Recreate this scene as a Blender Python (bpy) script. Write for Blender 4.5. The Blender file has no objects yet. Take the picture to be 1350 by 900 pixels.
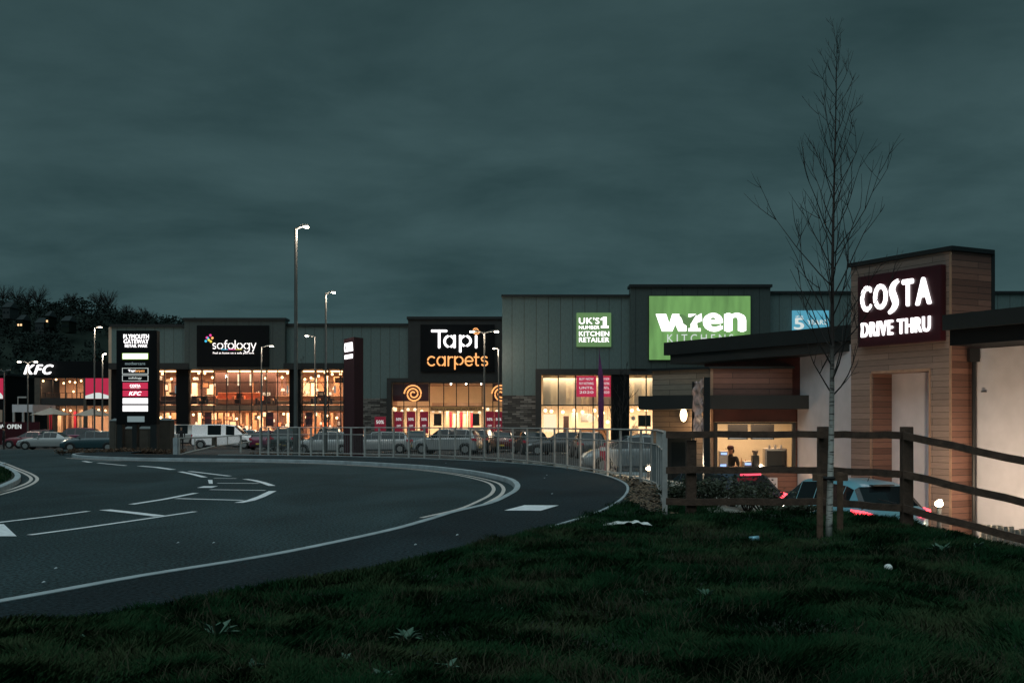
import bpy, bmesh, math, random
import numpy as np
from mathutils import Vector, Matrix, noise as mnoise
R = math.radians
random.seed(7); rng = np.random.default_rng(7)
S = bpy.context.scene
COL = S.collection

# ------------------------------------------------------------------ camera
HZ = 1.3                      # eye height above the road, metres
F = 1500.0                    # focal length in photo pixels (photo 1350 wide)
cam_d = bpy.data.cameras.new('camera'); cam = bpy.data.objects.new('camera', cam_d); COL.objects.link(cam)
cam.location = (0, 0, HZ); cam.rotation_euler = (R(90), 0, 0)
cam_d.sensor_width = 36; cam_d.lens = F / 1350 * 36; cam_d.shift_y = 110 / 1350
cam_d.clip_start = .1; cam_d.clip_end = 5000
S.camera = cam

# ------------------------------------------------------------------ sky, sun, exposure
SUN_EL, SUN_AZ = 62, 200
w = bpy.data.worlds.new('World'); S.world = w; w.use_nodes = True
nt = w.node_tree; N = nt.nodes; L = nt.links; N.clear()
def nn(t, **k):
    n = N.new(t)
    for a, b in k.items(): setattr(n, a, b)
    return n
sky = nn('ShaderNodeTexSky', sky_type='NISHITA', sun_disc=False)
sky.sun_elevation = R(SUN_EL); sky.sun_rotation = R(SUN_AZ)
tc = nn('ShaderNodeTexCoord'); sep = nn('ShaderNodeSeparateXYZ'); L.new(tc.outputs['Generated'], sep.inputs[0])
# cloud deck: direction projected on a flat layer
zz = nn('ShaderNodeMath', operation='ADD'); zz.inputs[1].default_value = .16; L.new(sep.outputs[2], zz.inputs[0])
zm = nn('ShaderNodeMath', operation='MAXIMUM'); zm.inputs[1].default_value = .05; L.new(zz.outputs[0], zm.inputs[0])
dx = nn('ShaderNodeMath', operation='DIVIDE'); L.new(sep.outputs[0], dx.inputs[0]); L.new(zm.outputs[0], dx.inputs[1])
dy = nn('ShaderNodeMath', operation='DIVIDE'); L.new(sep.outputs[1], dy.inputs[0]); L.new(zm.outputs[0], dy.inputs[1])
cb = nn('ShaderNodeCombineXYZ'); L.new(dx.outputs[0], cb.inputs[0]); L.new(dy.outputs[0], cb.inputs[1])
mp = nn('ShaderNodeMapping'); mp.inputs['Scale'].default_value = (1.0, 1.2, 1); L.new(cb.outputs[0], mp.inputs[0])
nz = nn('ShaderNodeTexNoise'); nz.inputs['Scale'].default_value = 1.3; nz.inputs['Detail'].default_value = 9; nz.inputs['Roughness'].default_value = .57
nz.inputs['Distortion'].default_value = .2; L.new(mp.outputs[0], nz.inputs['Vector'])
cr = nn('ShaderNodeValToRGB'); cr.color_ramp.elements[0].position = .28; cr.color_ramp.elements[1].position = .78
cr.color_ramp.elements[0].color = (.0185, .043, .0465, 1); cr.color_ramp.elements[1].color = (.053, .100, .106, 1)
L.new(nz.outputs['Fac'], cr.inputs[0])
mr = nn('ShaderNodeMapRange'); L.new(sep.outputs[2], mr.inputs[0])
mr.inputs[1].default_value = 0; mr.inputs[2].default_value = .4; mr.inputs[3].default_value = 1.25; mr.inputs[4].default_value = .86
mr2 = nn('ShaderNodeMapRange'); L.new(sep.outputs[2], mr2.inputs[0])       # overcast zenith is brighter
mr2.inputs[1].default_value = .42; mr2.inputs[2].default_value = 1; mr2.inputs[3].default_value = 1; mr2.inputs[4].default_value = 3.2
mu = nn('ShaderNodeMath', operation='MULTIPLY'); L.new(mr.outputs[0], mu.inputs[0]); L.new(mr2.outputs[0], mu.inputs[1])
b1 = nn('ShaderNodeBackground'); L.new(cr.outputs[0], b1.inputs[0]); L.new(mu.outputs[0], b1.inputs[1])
b2 = nn('ShaderNodeBackground'); L.new(sky.outputs[0], b2.inputs[0]); b2.inputs[1].default_value = .0004
ad = nn('ShaderNodeAddShader'); L.new(b1.outputs[0], ad.inputs[0]); L.new(b2.outputs[0], ad.inputs[1])
ow = nn('ShaderNodeOutputWorld'); L.new(ad.outputs[0], ow.inputs[0])
sd = bpy.data.lights.new('sky_glow', 'SUN'); sd.energy = 1.25; sd.angle = R(70); sd.color = (.76, .95, 1.0)
so = bpy.data.objects.new('sky_glow', sd); COL.objects.link(so)
so.rotation_euler = (R(90 - SUN_EL), 0, R(180 - SUN_AZ))
S.view_settings.view_transform = 'Standard'; S.view_settings.look = 'None'; S.view_settings.exposure = 0; S.view_settings.gamma = 1
S.view_settings.use_curve_mapping = False
S.cycles.use_denoising = True
S.cycles.max_bounces = 6; S.cycles.transparent_max_bounces = 16; S.cycles.sample_clamp_indirect = 3
S.cycles.use_light_tree = True

# ------------------------------------------------------------------ helpers
def WX(px, Y): return (px - 675) / F * Y
def WZ(py, Y): return HZ + (560 - py) / F * Y
def W(px, py, Y): return (WX(px, Y), Y, WZ(py, Y))
def GP(px, py, z=0.0):
    Y = F * (HZ - z) / (py - 560); return (WX(px, Y), Y)

def tag(o, label=None, cat=None, group=None, kind=None):
    if label: o['label'] = label
    if cat: o['category'] = cat
    if group: o['group'] = group
    if kind: o['kind'] = kind
    return o
def thing(name, label, cat, loc=(0, 0, 0), rz=0, group=None):
    o = bpy.data.objects.new(name, None); COL.objects.link(o); o.location = loc; o.rotation_euler = (0, 0, rz)
    o.empty_display_size = .2
    return tag(o, label, cat, group)
def rootloc(p):
    v = Vector((0, 0, 0))
    while p is not None: v += Vector(p.location); p = p.parent
    return v
def copy_tree(o, parent=None):
    c = o.copy(); COL.objects.link(c); c.parent = parent
    for ch in o.children: copy_tree(ch, c)
    return c

class MB:
    def __init__(s): s.v = []; s.f = []; s.m = []
    def add(s, vs, fs, mi=0):
        b = len(s.v); s.v += [tuple(v) for v in vs]; s.f += [tuple(i + b for i in f) for f in fs]; s.m += [mi] * len(fs); return s
    def box(s, x0, x1, y0, y1, z0, z1, mi=0):
        if x0 > x1: x0, x1 = x1, x0
        if y0 > y1: y0, y1 = y1, y0
        if z0 > z1: z0, z1 = z1, z0
        vs = [(x, y, z) for z in (z0, z1) for y in (y0, y1) for x in (x0, x1)]
        return s.add(vs, [(0, 2, 3, 1), (4, 5, 7, 6), (0, 1, 5, 4), (2, 6, 7, 3), (0, 4, 6, 2), (1, 3, 7, 5)], mi)
    def wall(s, p0, p1, z0, z1, t, mi=0, z0b=None, z1b=None):
        """upright slab from p0 to p1; thickness t grows to the left of p0->p1"""
        p0 = Vector(p0[:2]); p1 = Vector(p1[:2]); d = (p1 - p0).normalized(); n = Vector((-d.y, d.x)) * t
        z0b = z0 if z0b is None else z0b; z1b = z1 if z1b is None else z1b
        a, b, c, e = p0, p1, p1 + n, p0 + n
        vs = [(a.x, a.y, z0), (b.x, b.y, z0b), (c.x, c.y, z0b), (e.x, e.y, z0), (a.x, a.y, z1), (b.x, b.y, z1b), (c.x, c.y, z1b), (e.x, e.y, z1)]
        fs = [(0, 3, 2, 1), (4, 5, 6, 7), (0, 1, 5, 4), (1, 2, 6, 5), (2, 3, 7, 6), (3, 0, 4, 7)]
        if t < 0: fs = [f[::-1] for f in fs]
        return s.add(vs, fs, mi)
    def prism(s, poly, z0, z1, mi=0):
        n = len(poly)
        vs = [(p[0], p[1], z0) for p in poly] + [(p[0], p[1], z1) for p in poly]
        return s.add(vs, [tuple(range(n))[::-1], tuple(range(n, 2 * n))] + [(i, (i + 1) % n, (i + 1) % n + n, i + n) for i in range(n)], mi)
    def tube(s, pts, rad, n=8, mi=0, cap=True):
        pts = [Vector(p) for p in pts]
        if not hasattr(rad, '__len__'): rad = [rad] * len(pts)
        rings = []; up = None
        for i, p in enumerate(pts):
            d = (pts[min(i + 1, len(pts) - 1)] - pts[max(i - 1, 0)]).normalized()
            if up is None: up = Vector((0, 0, 1)) if abs(d.z) < .9 else Vector((1, 0, 0))
            a = d.cross(up).normalized(); b = d.cross(a).normalized(); up = -b if False else up
            rings.append([p + (a * math.cos(2 * math.pi * k / n) + b * math.sin(2 * math.pi * k / n)) * rad[i] for k in range(n)])
        vs = [v for r in rings for v in r]; fs = []
        for i in range(len(rings) - 1):
            for k in range(n):
                k2 = (k + 1) % n; fs.append((i * n + k, (i + 1) * n + k, (i + 1) * n + k2, i * n + k2))
        if cap: fs += [tuple(range(n)), tuple(range((len(rings) - 1) * n, len(rings) * n))[::-1]]
        return s.add(vs, fs, mi)
    def ball(s, c, r, n=10, m=6, mi=0, sz=1.0, sx=1.0, sy=1.0):
        vs = []; fs = []
        for j in range(m + 1):
            t = math.pi * j / m
            for k in range(n):
                p = 2 * math.pi * k / n
                vs.append((c[0] + r * sx * math.sin(t) * math.cos(p), c[1] + r * sy * math.sin(t) * math.sin(p), c[2] + r * sz * math.cos(t)))
        for j in range(m):
            for k in range(n):
                k2 = (k + 1) % n; fs.append((j * n + k, (j + 1) * n + k, (j + 1) * n + k2, j * n + k2))
        return s.add(vs, fs, mi)
    def build(s, name, mat, parent=None, local=False, smooth=False, bevel=0, label=None):
        me = bpy.data.meshes.new(name)
        off = Vector((0, 0, 0)) if (local or parent is None) else rootloc(parent)
        me.from_pydata([(v[0] - off.x, v[1] - off.y, v[2] - off.z) for v in s.v], [], s.f)
        mats = mat if isinstance(mat, (list, tuple)) else [mat]
        for m in mats: me.materials.append(m)
        if len(mats) > 1: me.polygons.foreach_set('material_index', s.m)
        if smooth: me.polygons.foreach_set('use_smooth', [True] * len(s.f))
        me.update()
        o = bpy.data.objects.new(name, me); COL.objects.link(o); o.parent = parent
        if bevel:
            b = o.modifiers.new('bevel', 'BEVEL'); b.width = bevel; b.segments = 2; b.limit_method = 'ANGLE'
        if label: o['label'] = label
        return o

# ------------------------------------------------------------------ materials
M = {}
def mat(name, col, rough=.6, metal=0, var=.12, scale=4, bump=0, bscale=40, emit=None, estr=0, spec=.5, coord='Object'):
    m = bpy.data.materials.new(name); m.use_nodes = True; t = m.node_tree; n = t.nodes; l = t.links
    p = n['Principled BSDF']; p.inputs['Roughness'].default_value = rough; p.inputs['Metallic'].default_value = metal
    p.inputs['Specular IOR Level'].default_value = spec
    tc = n.new('ShaderNodeTexCoord')
    if var:
        z = n.new('ShaderNodeTexNoise'); z.inputs['Scale'].default_value = scale; z.inputs['Detail'].default_value = 5
        l.new(tc.outputs[coord], z.inputs['Vector'])
        r = n.new('ShaderNodeValToRGB'); r.color_ramp.elements[0].position = .3; r.color_ramp.elements[1].position = .7
        r.color_ramp.elements[0].color = tuple(c * (1 - var) for c in col) + (1,)
        r.color_ramp.elements[1].color = tuple(min(1, c * (1 + var)) for c in col) + (1,)
        l.new(z.outputs['Fac'], r.inputs[0]); l.new(r.outputs[0], p.inputs['Base Color'])
    else: p.inputs['Base Color'].default_value = tuple(col) + (1,)
    if bump:
        z2 = n.new('ShaderNodeTexNoise'); z2.inputs['Scale'].default_value = bscale; z2.inputs['Detail'].default_value = 4
        l.new(tc.outputs[coord], z2.inputs['Vector'])
        bp = n.new('ShaderNodeBump'); bp.inputs['Strength'].default_value = bump; bp.inputs['Distance'].default_value = .02
        l.new(z2.outputs['Fac'], bp.inputs['Height']); l.new(bp.outputs[0], p.inputs['Normal'])
    if emit:
        p.inputs['Emission Color'].default_value = tuple(emit) + (1,); p.inputs['Emission Strength'].default_value = estr
    M[name] = m; return m
def boards(name, c1, c2, d, bh=.14, bl=2.2, gap=.012, gapcol=(.01, .008, .006), vertical=False, rough=.6, offs=.5, bump=.3):
    """cladding: boards laid along direction d (unit xy) on an upright wall"""
    m = bpy.data.materials.new(name); m.use_nodes = True; t = m.node_tree; n = t.nodes; l = t.links
    p = n['Principled BSDF']; p.inputs['Roughness'].default_value = rough
    tc = n.new('ShaderNodeTexCoord'); ge = n.new('ShaderNodeNewGeometry')
    dp = n.new('ShaderNodeVectorMath'); dp.operation = 'DOT_PRODUCT'; dp.inputs[1].default_value = (d[0], d[1], 0)
    l.new(ge.outputs['Position'], dp.inputs[0])
    sp = n.new('ShaderNodeSeparateXYZ'); l.new(ge.outputs['Position'], sp.inputs[0])
    cb = n.new('ShaderNodeCombineXYZ')
    if vertical: l.new(sp.outputs[2], cb.inputs[0]); l.new(dp.outputs['Value'], cb.inputs[1])
    else: l.new(dp.outputs['Value'], cb.inputs[0]); l.new(sp.outputs[2], cb.inputs[1])
    br = n.new('ShaderNodeTexBrick'); l.new(cb.outputs[0], br.inputs['Vector'])
    br.inputs['Scale'].default_value = 1; br.inputs['Brick Width'].default_value = bl; br.inputs['Row Height'].default_value = bh
    br.inputs['Mortar Size'].default_value = gap; br.inputs['Mortar Smooth'].default_value = .2; br.inputs['Bias'].default_value = 0
    br.inputs['Color1'].default_value = tuple(c1) + (1,); br.inputs['Color2'].default_value = tuple(c2) + (1,)
    br.inputs['Mortar'].default_value = tuple(gapcol) + (1,); br.offset = offs
    mp = n.new('ShaderNodeMapping'); mp.inputs['Scale'].default_value = (1.5, 12, 1) if not vertical else (1, 3, 1); l.new(cb.outputs[0], mp.inputs[0])
    z = n.new('ShaderNodeTexNoise'); z.inputs['Scale'].default_value = 3; z.inputs['Detail'].default_value = 6; l.new(mp.outputs[0], z.inputs['Vector'])
    mr = n.new('ShaderNodeMapRange'); mr.inputs[3].default_value = .7; mr.inputs[4].default_value = 1.3; l.new(z.outputs['Fac'], mr.inputs[0])
    mx = n.new('ShaderNodeVectorMath'); mx.operation = 'SCALE'; l.new(br.outputs['Color'], mx.inputs[0]); l.new(mr.outputs[0], mx.inputs['Scale'])
    l.new(mx.outputs[0], p.inputs['Base Color'])
    bp = n.new('ShaderNodeBump'); bp.inputs['Strength'].default_value = bump; bp.inputs['Distance'].default_value = .01
    iv = n.new('ShaderNodeMath'); iv.operation = 'SUBTRACT'; iv.inputs[0].default_value = 1; l.new(br.outputs['Fac'], iv.inputs[1])
    l.new(iv.outputs[0], bp.inputs['Height']); l.new(bp.outputs[0], p.inputs['Normal'])
    M[name] = m; return m
def glass(name, tint=(1, 1, 1), gloss=.08):
    m = bpy.data.materials.new(name); m.use_nodes = True; t = m.node_tree; n = t.nodes; l = t.links; n.clear()
    tr = n.new('ShaderNodeBsdfTransparent'); tr.inputs[0].default_value = tuple(tint) + (1,)
    gl = n.new('ShaderNodeBsdfGlossy'); gl.inputs['Roughness'].default_value = .02
    mx = n.new('ShaderNodeMixShader'); mx.inputs[0].default_value = gloss
    o = n.new('ShaderNodeOutputMaterial'); l.new(tr.outputs[0], mx.inputs[1]); l.new(gl.outputs[0], mx.inputs[2]); l.new(mx.outputs[0], o.inputs[0])
    M[name] = m; return m
def glow(name, col, s):
    return mat(name, (.05, .05, .05), .5, 0, 0, emit=col, estr=s)

# ground
def asphalt(name, c, tint, streak=True):
    m = mat(name, c, .9, 0, 0, bump=.7, bscale=70, spec=.12); t = m.node_tree; n = t.nodes; l = t.links
    ge = n.new('ShaderNodeNewGeometry')
    mp = n.new('ShaderNodeMapping'); mp.inputs['Scale'].default_value = (.25, .12, 1); l.new(ge.outputs['Position'], mp.inputs[0])
    z = n.new('ShaderNodeTexNoise'); z.inputs['Scale'].default_value = 1.6; z.inputs['Detail'].default_value = 7; z.inputs['Distortion'].default_value = .8; l.new(mp.outputs[0], z.inputs['Vector'])
    r = n.new('ShaderNodeValToRGB'); r.color_ramp.elements[0].position = .32; r.color_ramp.elements[1].position = .68
    r.color_ramp.elements[0].color = tuple(a * .72 for a in c) + (1,); r.color_ramp.elements[1].color = tuple(a * 1.35 for a in c) + (1,)
    l.new(z.outputs['Fac'], r.inputs[0])
    z3 = n.new('ShaderNodeTexNoise'); z3.inputs['Scale'].default_value = 30; z3.inputs['Detail'].default_value = 2; l.new(ge.outputs['Position'], z3.inputs['Vector'])
    mr = n.new('ShaderNodeMapRange'); mr.inputs[1].default_value = .3; mr.inputs[2].default_value = .7; mr.inputs[3].default_value = .2; mr.inputs[4].default_value = 2.0; l.new(z3.outputs['Fac'], mr.inputs[0])
    mx = n.new('ShaderNodeVectorMath'); mx.operation = 'SCALE'; l.new(r.outputs[0], mx.inputs[0]); l.new(mr.outputs[0], mx.inputs['Scale'])
    l.new(mx.outputs[0], n['Principled BSDF'].inputs['Base Color']); return m
asphalt('road', (.029, .046, .050), None)
asphalt('footway', (.0155, .026, .031), None)
asphalt('carpark', (.05, .05, .05), None)
mat('kerb', (.36, .40, .42), .8, 0, .2, 3, .3, 60)
mat('paint_white', (.86, .84, .88), .6, 0, .18, 14, .2, 80)
mat('paint_line', (.62, .54, .50), .65, 0, .2, 10, .2, 80)
mat('soil', (.010, .018, .009), .95, 0, .4, 3, .6, 30)
mat('mulch', (.05, .034, .022), .95, 0, .5, 12, .8, 30)
mat('gravel', (.24, .22, .19), .9, 0, .4, 30, .6, 60)
mat('litter_white', (.75, .75, .72), .5, 0, .1, 20)
# facades
boards('clad_light', (.10, .15, .145), (.112, .162, .157), (1, 0), bh=.95, bl=30, gap=.03, gapcol=(.055, .07, .066), vertical=True, rough=.45, offs=0, bump=.5)
boards('clad_mid', (.05, .068, .064), (.056, .074, .07), (1, 0), bh=1.2, bl=30, gap=.03, gapcol=(.02, .03, .03), vertical=True, rough=.45, offs=0, bump=.5)
mat('dark_metal', (.012, .016, .017), .5, .2, .15, 2)
mat('black_panel', (.003, .004, .005), .6, 0, 0, spec=.15)
mat('brown_frame', (.022, .022, .021), .6, 0, .2, 2)
def stone_strip():
    m = boards('stone_strip', (.06, .05, .045), (.12, .10, .085), (1, 0), bh=.16, bl=.62, gap=.02, gapcol=(.03, .028, .026), rough=.85)
    t = m.node_tree; n = t.nodes; l = t.links
    br = [x for x in n if x.type == 'TEX_BRICK'][0]
    br.inputs['Bias'].default_value = -.3; br.inputs['Color1'].default_value = (.05, .043, .038, 1); br.inputs['Color2'].default_value = (.30, .27, .24, 1)
stone_strip()
glass('pane', (.96, .97, .97), .05)
glass('tint_pane', (.5, .53, .55), .12)
mat('car_glass', (.008, .012, .014), .1, 0, 0, spec=.35)
mat('int_wall', (.52, .37, .27), .8, 0, .1, 1)
mat('int_wall2', (.74, .68, .54), .8, 0, .06, 1)
mat('int_floor', (.30, .19, .12), .5, 0, .2, 2)
mat('int_ceiling', (.20, .14, .10), .8, 0, .2, 1)
mat('cream', (.72, .60, .44), .8, 0, .08, 1)
mat('wood_floor', (.30, .17, .09), .5, 0, .2, 2)
mat('sofa_orange', (.65, .22, .10), .8, 0, .1, 6); mat('sofa_dark', (.07, .035, .03), .8, 0, .1, 6); mat('sofa_tan', (.36, .2, .11), .8, 0, .1, 6)
mat('poster_red', (.32, .012, .04), .5, 0, 0, emit=(.5, .02, .06), estr=.12)
mat('poster_dark', (.08, .01, .02), .5, 0, 0)
mat('poster_white', (.8, .8, .8), .5, 0, 0)
mat('orange_banner', (.85, .40, .14), .5, 0, 0)
glow('g_white', (1, .96, .97), 2.2); glow('g_white_dim', (.85, .93, .9), .75); glow('g_letter', (1, .93, .9), 1.5)
glow('g_warm', (1, .62, .28), 6); glow('g_warm_dim', (1, .6, .3), 1.6); glow('g_lamp', (1, .72, .42), 30); glow('g_lampw', (1, .86, .7), 25)
glow('g_orange', (1, .42, .13), 1.3); glow('g_pink', (.95, .05, .35), 1.0); glow('g_cyan', (.05, .55, .85), 1.0); glow('g_yellow', (.95, .75, .1), 1.0)
glow('g_red', (.75, .02, .09), .75); glow('g_redlamp', (1, .05, .07), 4.5); glow('g_redstrip', (1, .06, .12), 1.6); glow('g_lime', (.35, .62, .06), 1.0)
glow('g_poster', (.62, .01, .07), .7); glow('g_blue', (.10, .42, .58), .75); glow('g_pale', (.25, .34, .36), .6); glow('g_screen', (.3, .45, .9), 2)
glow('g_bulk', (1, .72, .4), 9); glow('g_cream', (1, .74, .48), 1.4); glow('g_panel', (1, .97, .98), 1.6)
def green_sign():
    m = glow('g_green', (.16, .36, .10), .8); t = m.node_tree; n = t.nodes; l = t.links
    tc = n.new('ShaderNodeTexCoord'); mp = n.new('ShaderNodeMapping'); mp.inputs['Scale'].default_value = (1.2, 1, .25); l.new(tc.outputs['Object'], mp.inputs[0])
    z = n.new('ShaderNodeTexNoise'); z.inputs['Scale'].default_value = 1.0; z.inputs['Detail'].default_value = 4; l.new(mp.outputs[0], z.inputs['Vector'])
    mr = n.new('ShaderNodeMapRange'); mr.inputs[1].default_value = .3; mr.inputs[2].default_value = .7; mr.inputs[3].default_value = .6; mr.inputs[4].default_value = 1.1
    l.new(z.outputs['Fac'], mr.inputs[0]); l.new(mr.outputs[0], n['Principled BSDF'].inputs['Emission Strength'])
green_sign()
glow('g_green_dim', (.20, .42, .14), .5)
mat('costa_red', (.035, .003, .007), .35, 0, .1, 2); mat('totem_red', (.035, .001, .008), .9, 0, .2, 1)
mat('render_white', (.62, .58, .60), .85, 0, .06, 3, .15, 60)
mat('galv', (.42, .40, .38), .6, .1, .2, 8); mat('galv_dark', (.20, .21, .21), .6, .2, .2, 8)
mat('pole', (.13, .135, .13), .5, .4, .15, 3)
mat('timber', (.085, .048, .032), .85, 0, .35, 9, .5, 30); mat('stake', (.14, .078, .048), .85, 0, .35, 9, .5, 30)
mat('rubber', (.012, .012, .012), .8, 0, 0); mat('trim', (.02, .022, .024), .5, 0, 0); mat('alloy', (.5, .5, .5), .35, .8, 0)
mat('twig', (.02, .014, .012), .9, 0, .3, 8); mat('far_leaf', (.022, .032, .028), 1, 0, .4, .2, spec=.05); mat('hill', (.018, .026, .021), 1, 0, .4, .03, spec=.05)
mat('skin', (.45, .25, .17), .6, 0, .05, 8); mat('cloth_black', (.012, .012, .014), .85, 0, .2, 8); mat('cloth_wine', (.05, .01, .015), .85, 0, .2, 8); mat('hair', (.015, .01, .008), .7, 0, .2, 20)
mat('steel', (.4, .38, .36), .35, .7, .1, 3); mat('black_plastic', (.015, .015, .016), .4, 0, 0)
mat('box_brown', (.085, .07, .055), .8, 0, .2, 3); mat('canvas', (.42, .33, .27), .8, 0, .1, 3)

# birch bark
def birch():
    m = mat('birch', (.5, .47, .42), .8, 0, 0, bump=.3, bscale=60); t = m.node_tree; n = t.nodes; l = t.links
    tc = n.new('ShaderNodeTexCoord'); mp = n.new('ShaderNodeMapping'); mp.inputs['Scale'].default_value = (5, 5, 30); l.new(tc.outputs['Object'], mp.inputs[0])
    z = n.new('ShaderNodeTexNoise'); z.inputs['Scale'].default_value = 1.5; z.inputs['Detail'].default_value = 4; l.new(mp.outputs[0], z.inputs['Vector'])
    r = n.new('ShaderNodeValToRGB'); r.color_ramp.elements[0].position = .36; r.color_ramp.elements[1].position = .48
    r.color_ramp.elements[0].color = (.05, .04, .035, 1); r.color_ramp.elements[1].color = (.55, .52, .47, 1); l.new(z.outputs['Fac'], r.inputs[0])
    # bark turns brown with height
    sp = n.new('ShaderNodeSeparateXYZ'); l.new(tc.outputs['Object'], sp.inputs[0])
    mr = n.new('ShaderNodeMapRange'); mr.inputs[1].default_value = .9; mr.inputs[2].default_value = 2.2; l.new(sp.outputs[2], mr.inputs[0])
    mx = n.new('ShaderNodeMix'); mx.data_type = 'RGBA'; l.new(mr.outputs[0], mx.inputs['Factor']); l.new(r.outputs[0], mx.inputs['A']); mx.inputs['B'].default_value = (.03, .02, .017, 1)
    l.new(mx.outputs['Result'], n['Principled BSDF'].inputs['Base Color'])
birch()

# ------------------------------------------------------------------ lettering
_tx = {}
def text_verts(s, bold, shear, track=0):
    k = (s, bold, shear, track)
    if k in _tx: return _tx[k]
    c = bpy.data.curves.new('t', 'FONT'); c.body = s; c.size = 1; c.offset = bold; c.shear = shear; c.extrude = 0; c.resolution_u = 4; c.space_character = 1 + track
    o = bpy.data.objects.new('t', c); COL.objects.link(o)
    dg = bpy.context.evaluated_depsgraph_get(); me = o.evaluated_get(dg).to_mesh()
    vs = [tuple(v.co[:2]) for v in me.vertices]; fs = [tuple(p.vertices) for p in me.polygons]
    o.to_mesh_clear(); bpy.data.objects.remove(o); bpy.data.curves.remove(c)
    _tx[k] = (vs, fs); return _tx[k]
def lettering(s, m, parent, c, u, width, height, bold=.02, shear=0, depth=.03, name='lettering', nrm=None):
    """text standing upright: centre c, reading direction u (unit xy); faces the viewer's side"""
    # heavier strokes: the same outline laid a few times with tiny sideways steps, each 1.5 mm proud of the last
    b = bold * .5; vs, fs = text_verts(s, 0, shear, b * 5)
    steps = [(0, 0)] if b < .004 else [(0, 0), (-b, 0), (b, 0), (0, -b * .6), (0, b * .6)]
    a0 = np.array(vs); lo = a0.min(0) - (b, b * .6); hi = a0.max(0) + (b, b * .6)
    if b < .004: lo = a0.min(0); hi = a0.max(0)
    u = Vector((u[0], u[1], 0)).normalized(); n = Vector((u.y, -u.x, 0)); mb = MB(); ed = {}
    for f in fs:
        for i in range(len(f)): ed[(f[i], f[(i + 1) % len(f)])] = 1
    for q, (sx_, sy_) in enumerate(steps):
        a = (a0 + (sx_, sy_) - (lo + hi) / 2) / (hi - lo)
        f3 = [Vector(c) + u * (x * width) + Vector((0, 0, y * height)) for x, y in a]
        k = len(f3); v2 = [p + n * (depth + .0015 * q) for p in f3] + f3
        mb.add(v2, [tuple(f) for f in fs] + [(e[1], e[0], e[0] + k, e[1] + k) for e in ed if (e[1], e[0]) not in ed])
    return mb.build(name, m, parent)
def arc(cx, cy, r, a0, a1, n=14, ry=None):
    ry = ry or r
    return [(cx + r * math.cos(R(a0 + (a1 - a0) * i / n)), cy + ry * math.sin(R(a0 + (a1 - a0) * i / n))) for i in range(n + 1)]
def strokes(name, lines, wd, m, parent, org, u, sc, depth=.04):
    """letters drawn as bent tubes: lines in letter units, org = world point of (0,0)"""
    u = Vector((u[0], u[1], 0)).normalized(); n = Vector((u.y, -u.x, 0)); mb = MB()
    for ln in lines:
        mb.tube([Vector(org) + u * (x * sc) + Vector((0, 0, y * sc)) + n * depth for x, y in ln], wd / 2, 6)
        for x, y in (ln[0], ln[-1]): mb.ball(Vector(org) + u * (x * sc) + Vector((0, 0, y * sc)) + n * depth, wd / 2, 6, 4)
    return mb.build(name, m, parent, smooth=True)
# monoline alphabet, x-height 1
def glyph(ch):
    o = arc(.5, .5, .5, 0, 360, 20)
    if ch == 'o': return [o], 1.15
    if ch == 'a': return [o, [(1, 1), (1, 0)]], 1.2
    if ch == 'c': return [arc(.5, .5, .5, 50, 310, 16)], 1.0
    if ch == 'e': return [[(0, .5), (1, .5)] + arc(.5, .5, .5, 0, 315, 18)], 1.12
    if ch == 's': return [arc(.3, .74, .26, 40, 260, 8) + arc(.3, .26, .26, 80, -140, 8)], .75
    if ch == 'f': return [[(.2, 0), (.2, 1.25)] + arc(.45, 1.25, .25, 180, 80, 5), [(0, .95), (.5, .95)]], .58
    if ch == 'l': return [[(0, 0), (0, 1.5)]], .22
    if ch == 'g': return [o, [(1, 1), (1, -.15)] + arc(.5, -.1, .5, 0, -150, 10)], 1.2
    if ch == 'y': return [[(0, 1), (.42, .05)], [(.85, 1), (.3, -.5)]], .95
    if ch == 'r': return [[(0, 0), (0, 1)], arc(.42, .55, .42, 180, 70, 7)], .68
    if ch == 'p': return [o, [(0, 1), (0, -.55)]], 1.15
    if ch == 't': return [[(.2, 1.35), (.2, .2)] + arc(.42, .2, .2, 180, 290, 5), [(0, .95), (.55, .95)]], .72
    if ch == 'i': return [[(0, 0), (0, 1)]], .3
    if ch == 'T': return [[(0, 1.5), (1.2, 1.5)], [(.6, 1.5), (.6, 0)]], 1.05
    return [], .5
def monoline(word, gap=.12):
    x = 0; out = []
    for ch in word:
        g, adv = glyph(ch); out += [[(px + x, py) for px, py in l] for l in g]; x += adv + gap
    return out, x - gap

# ------------------------------------------------------------------ ground
def polyline_offset(pts, d):
    out = []
    for i, p in enumerate(pts):
        a = Vector(pts[max(i - 1, 0)]); b = Vector(pts[min(i + 1, len(pts) - 1)]); t = (b - a).normalized()
        out.append((p[0] - t.y * d, p[1] + t.x * d))
    return out
def smooth_line(pts, n=5):
    out = []; P = [Vector(p) for p in pts]
    for i in range(len(P) - 1):
        p0 = P[max(i - 1, 0)]; p1 = P[i]; p2 = P[i + 1]; p3 = P[min(i + 2, len(P) - 1)]
        for k in range(n):
            t = k / n
            out.append(tuple(.5 * ((2 * p1) + (p2 - p0) * t + (2 * p0 - 5 * p1 + 4 * p2 - p3) * t * t + (3 * p1 - p0 - 3 * p2 + p3) * t ** 3)))
    out.append(tuple(P[-1])); return out
def ribbon(mb, pts, wd, z, z1=None):
    a = polyline_offset(pts, wd / 2); b = polyline_offset(pts, -wd / 2)
    n = len(pts); vs = [(p[0], p[1], z) for p in a] + [(p[0], p[1], z) for p in b]
    mb.add(vs, [(i, i + n, i + n + 1, i + 1) for i in range(n - 1)])
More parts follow.
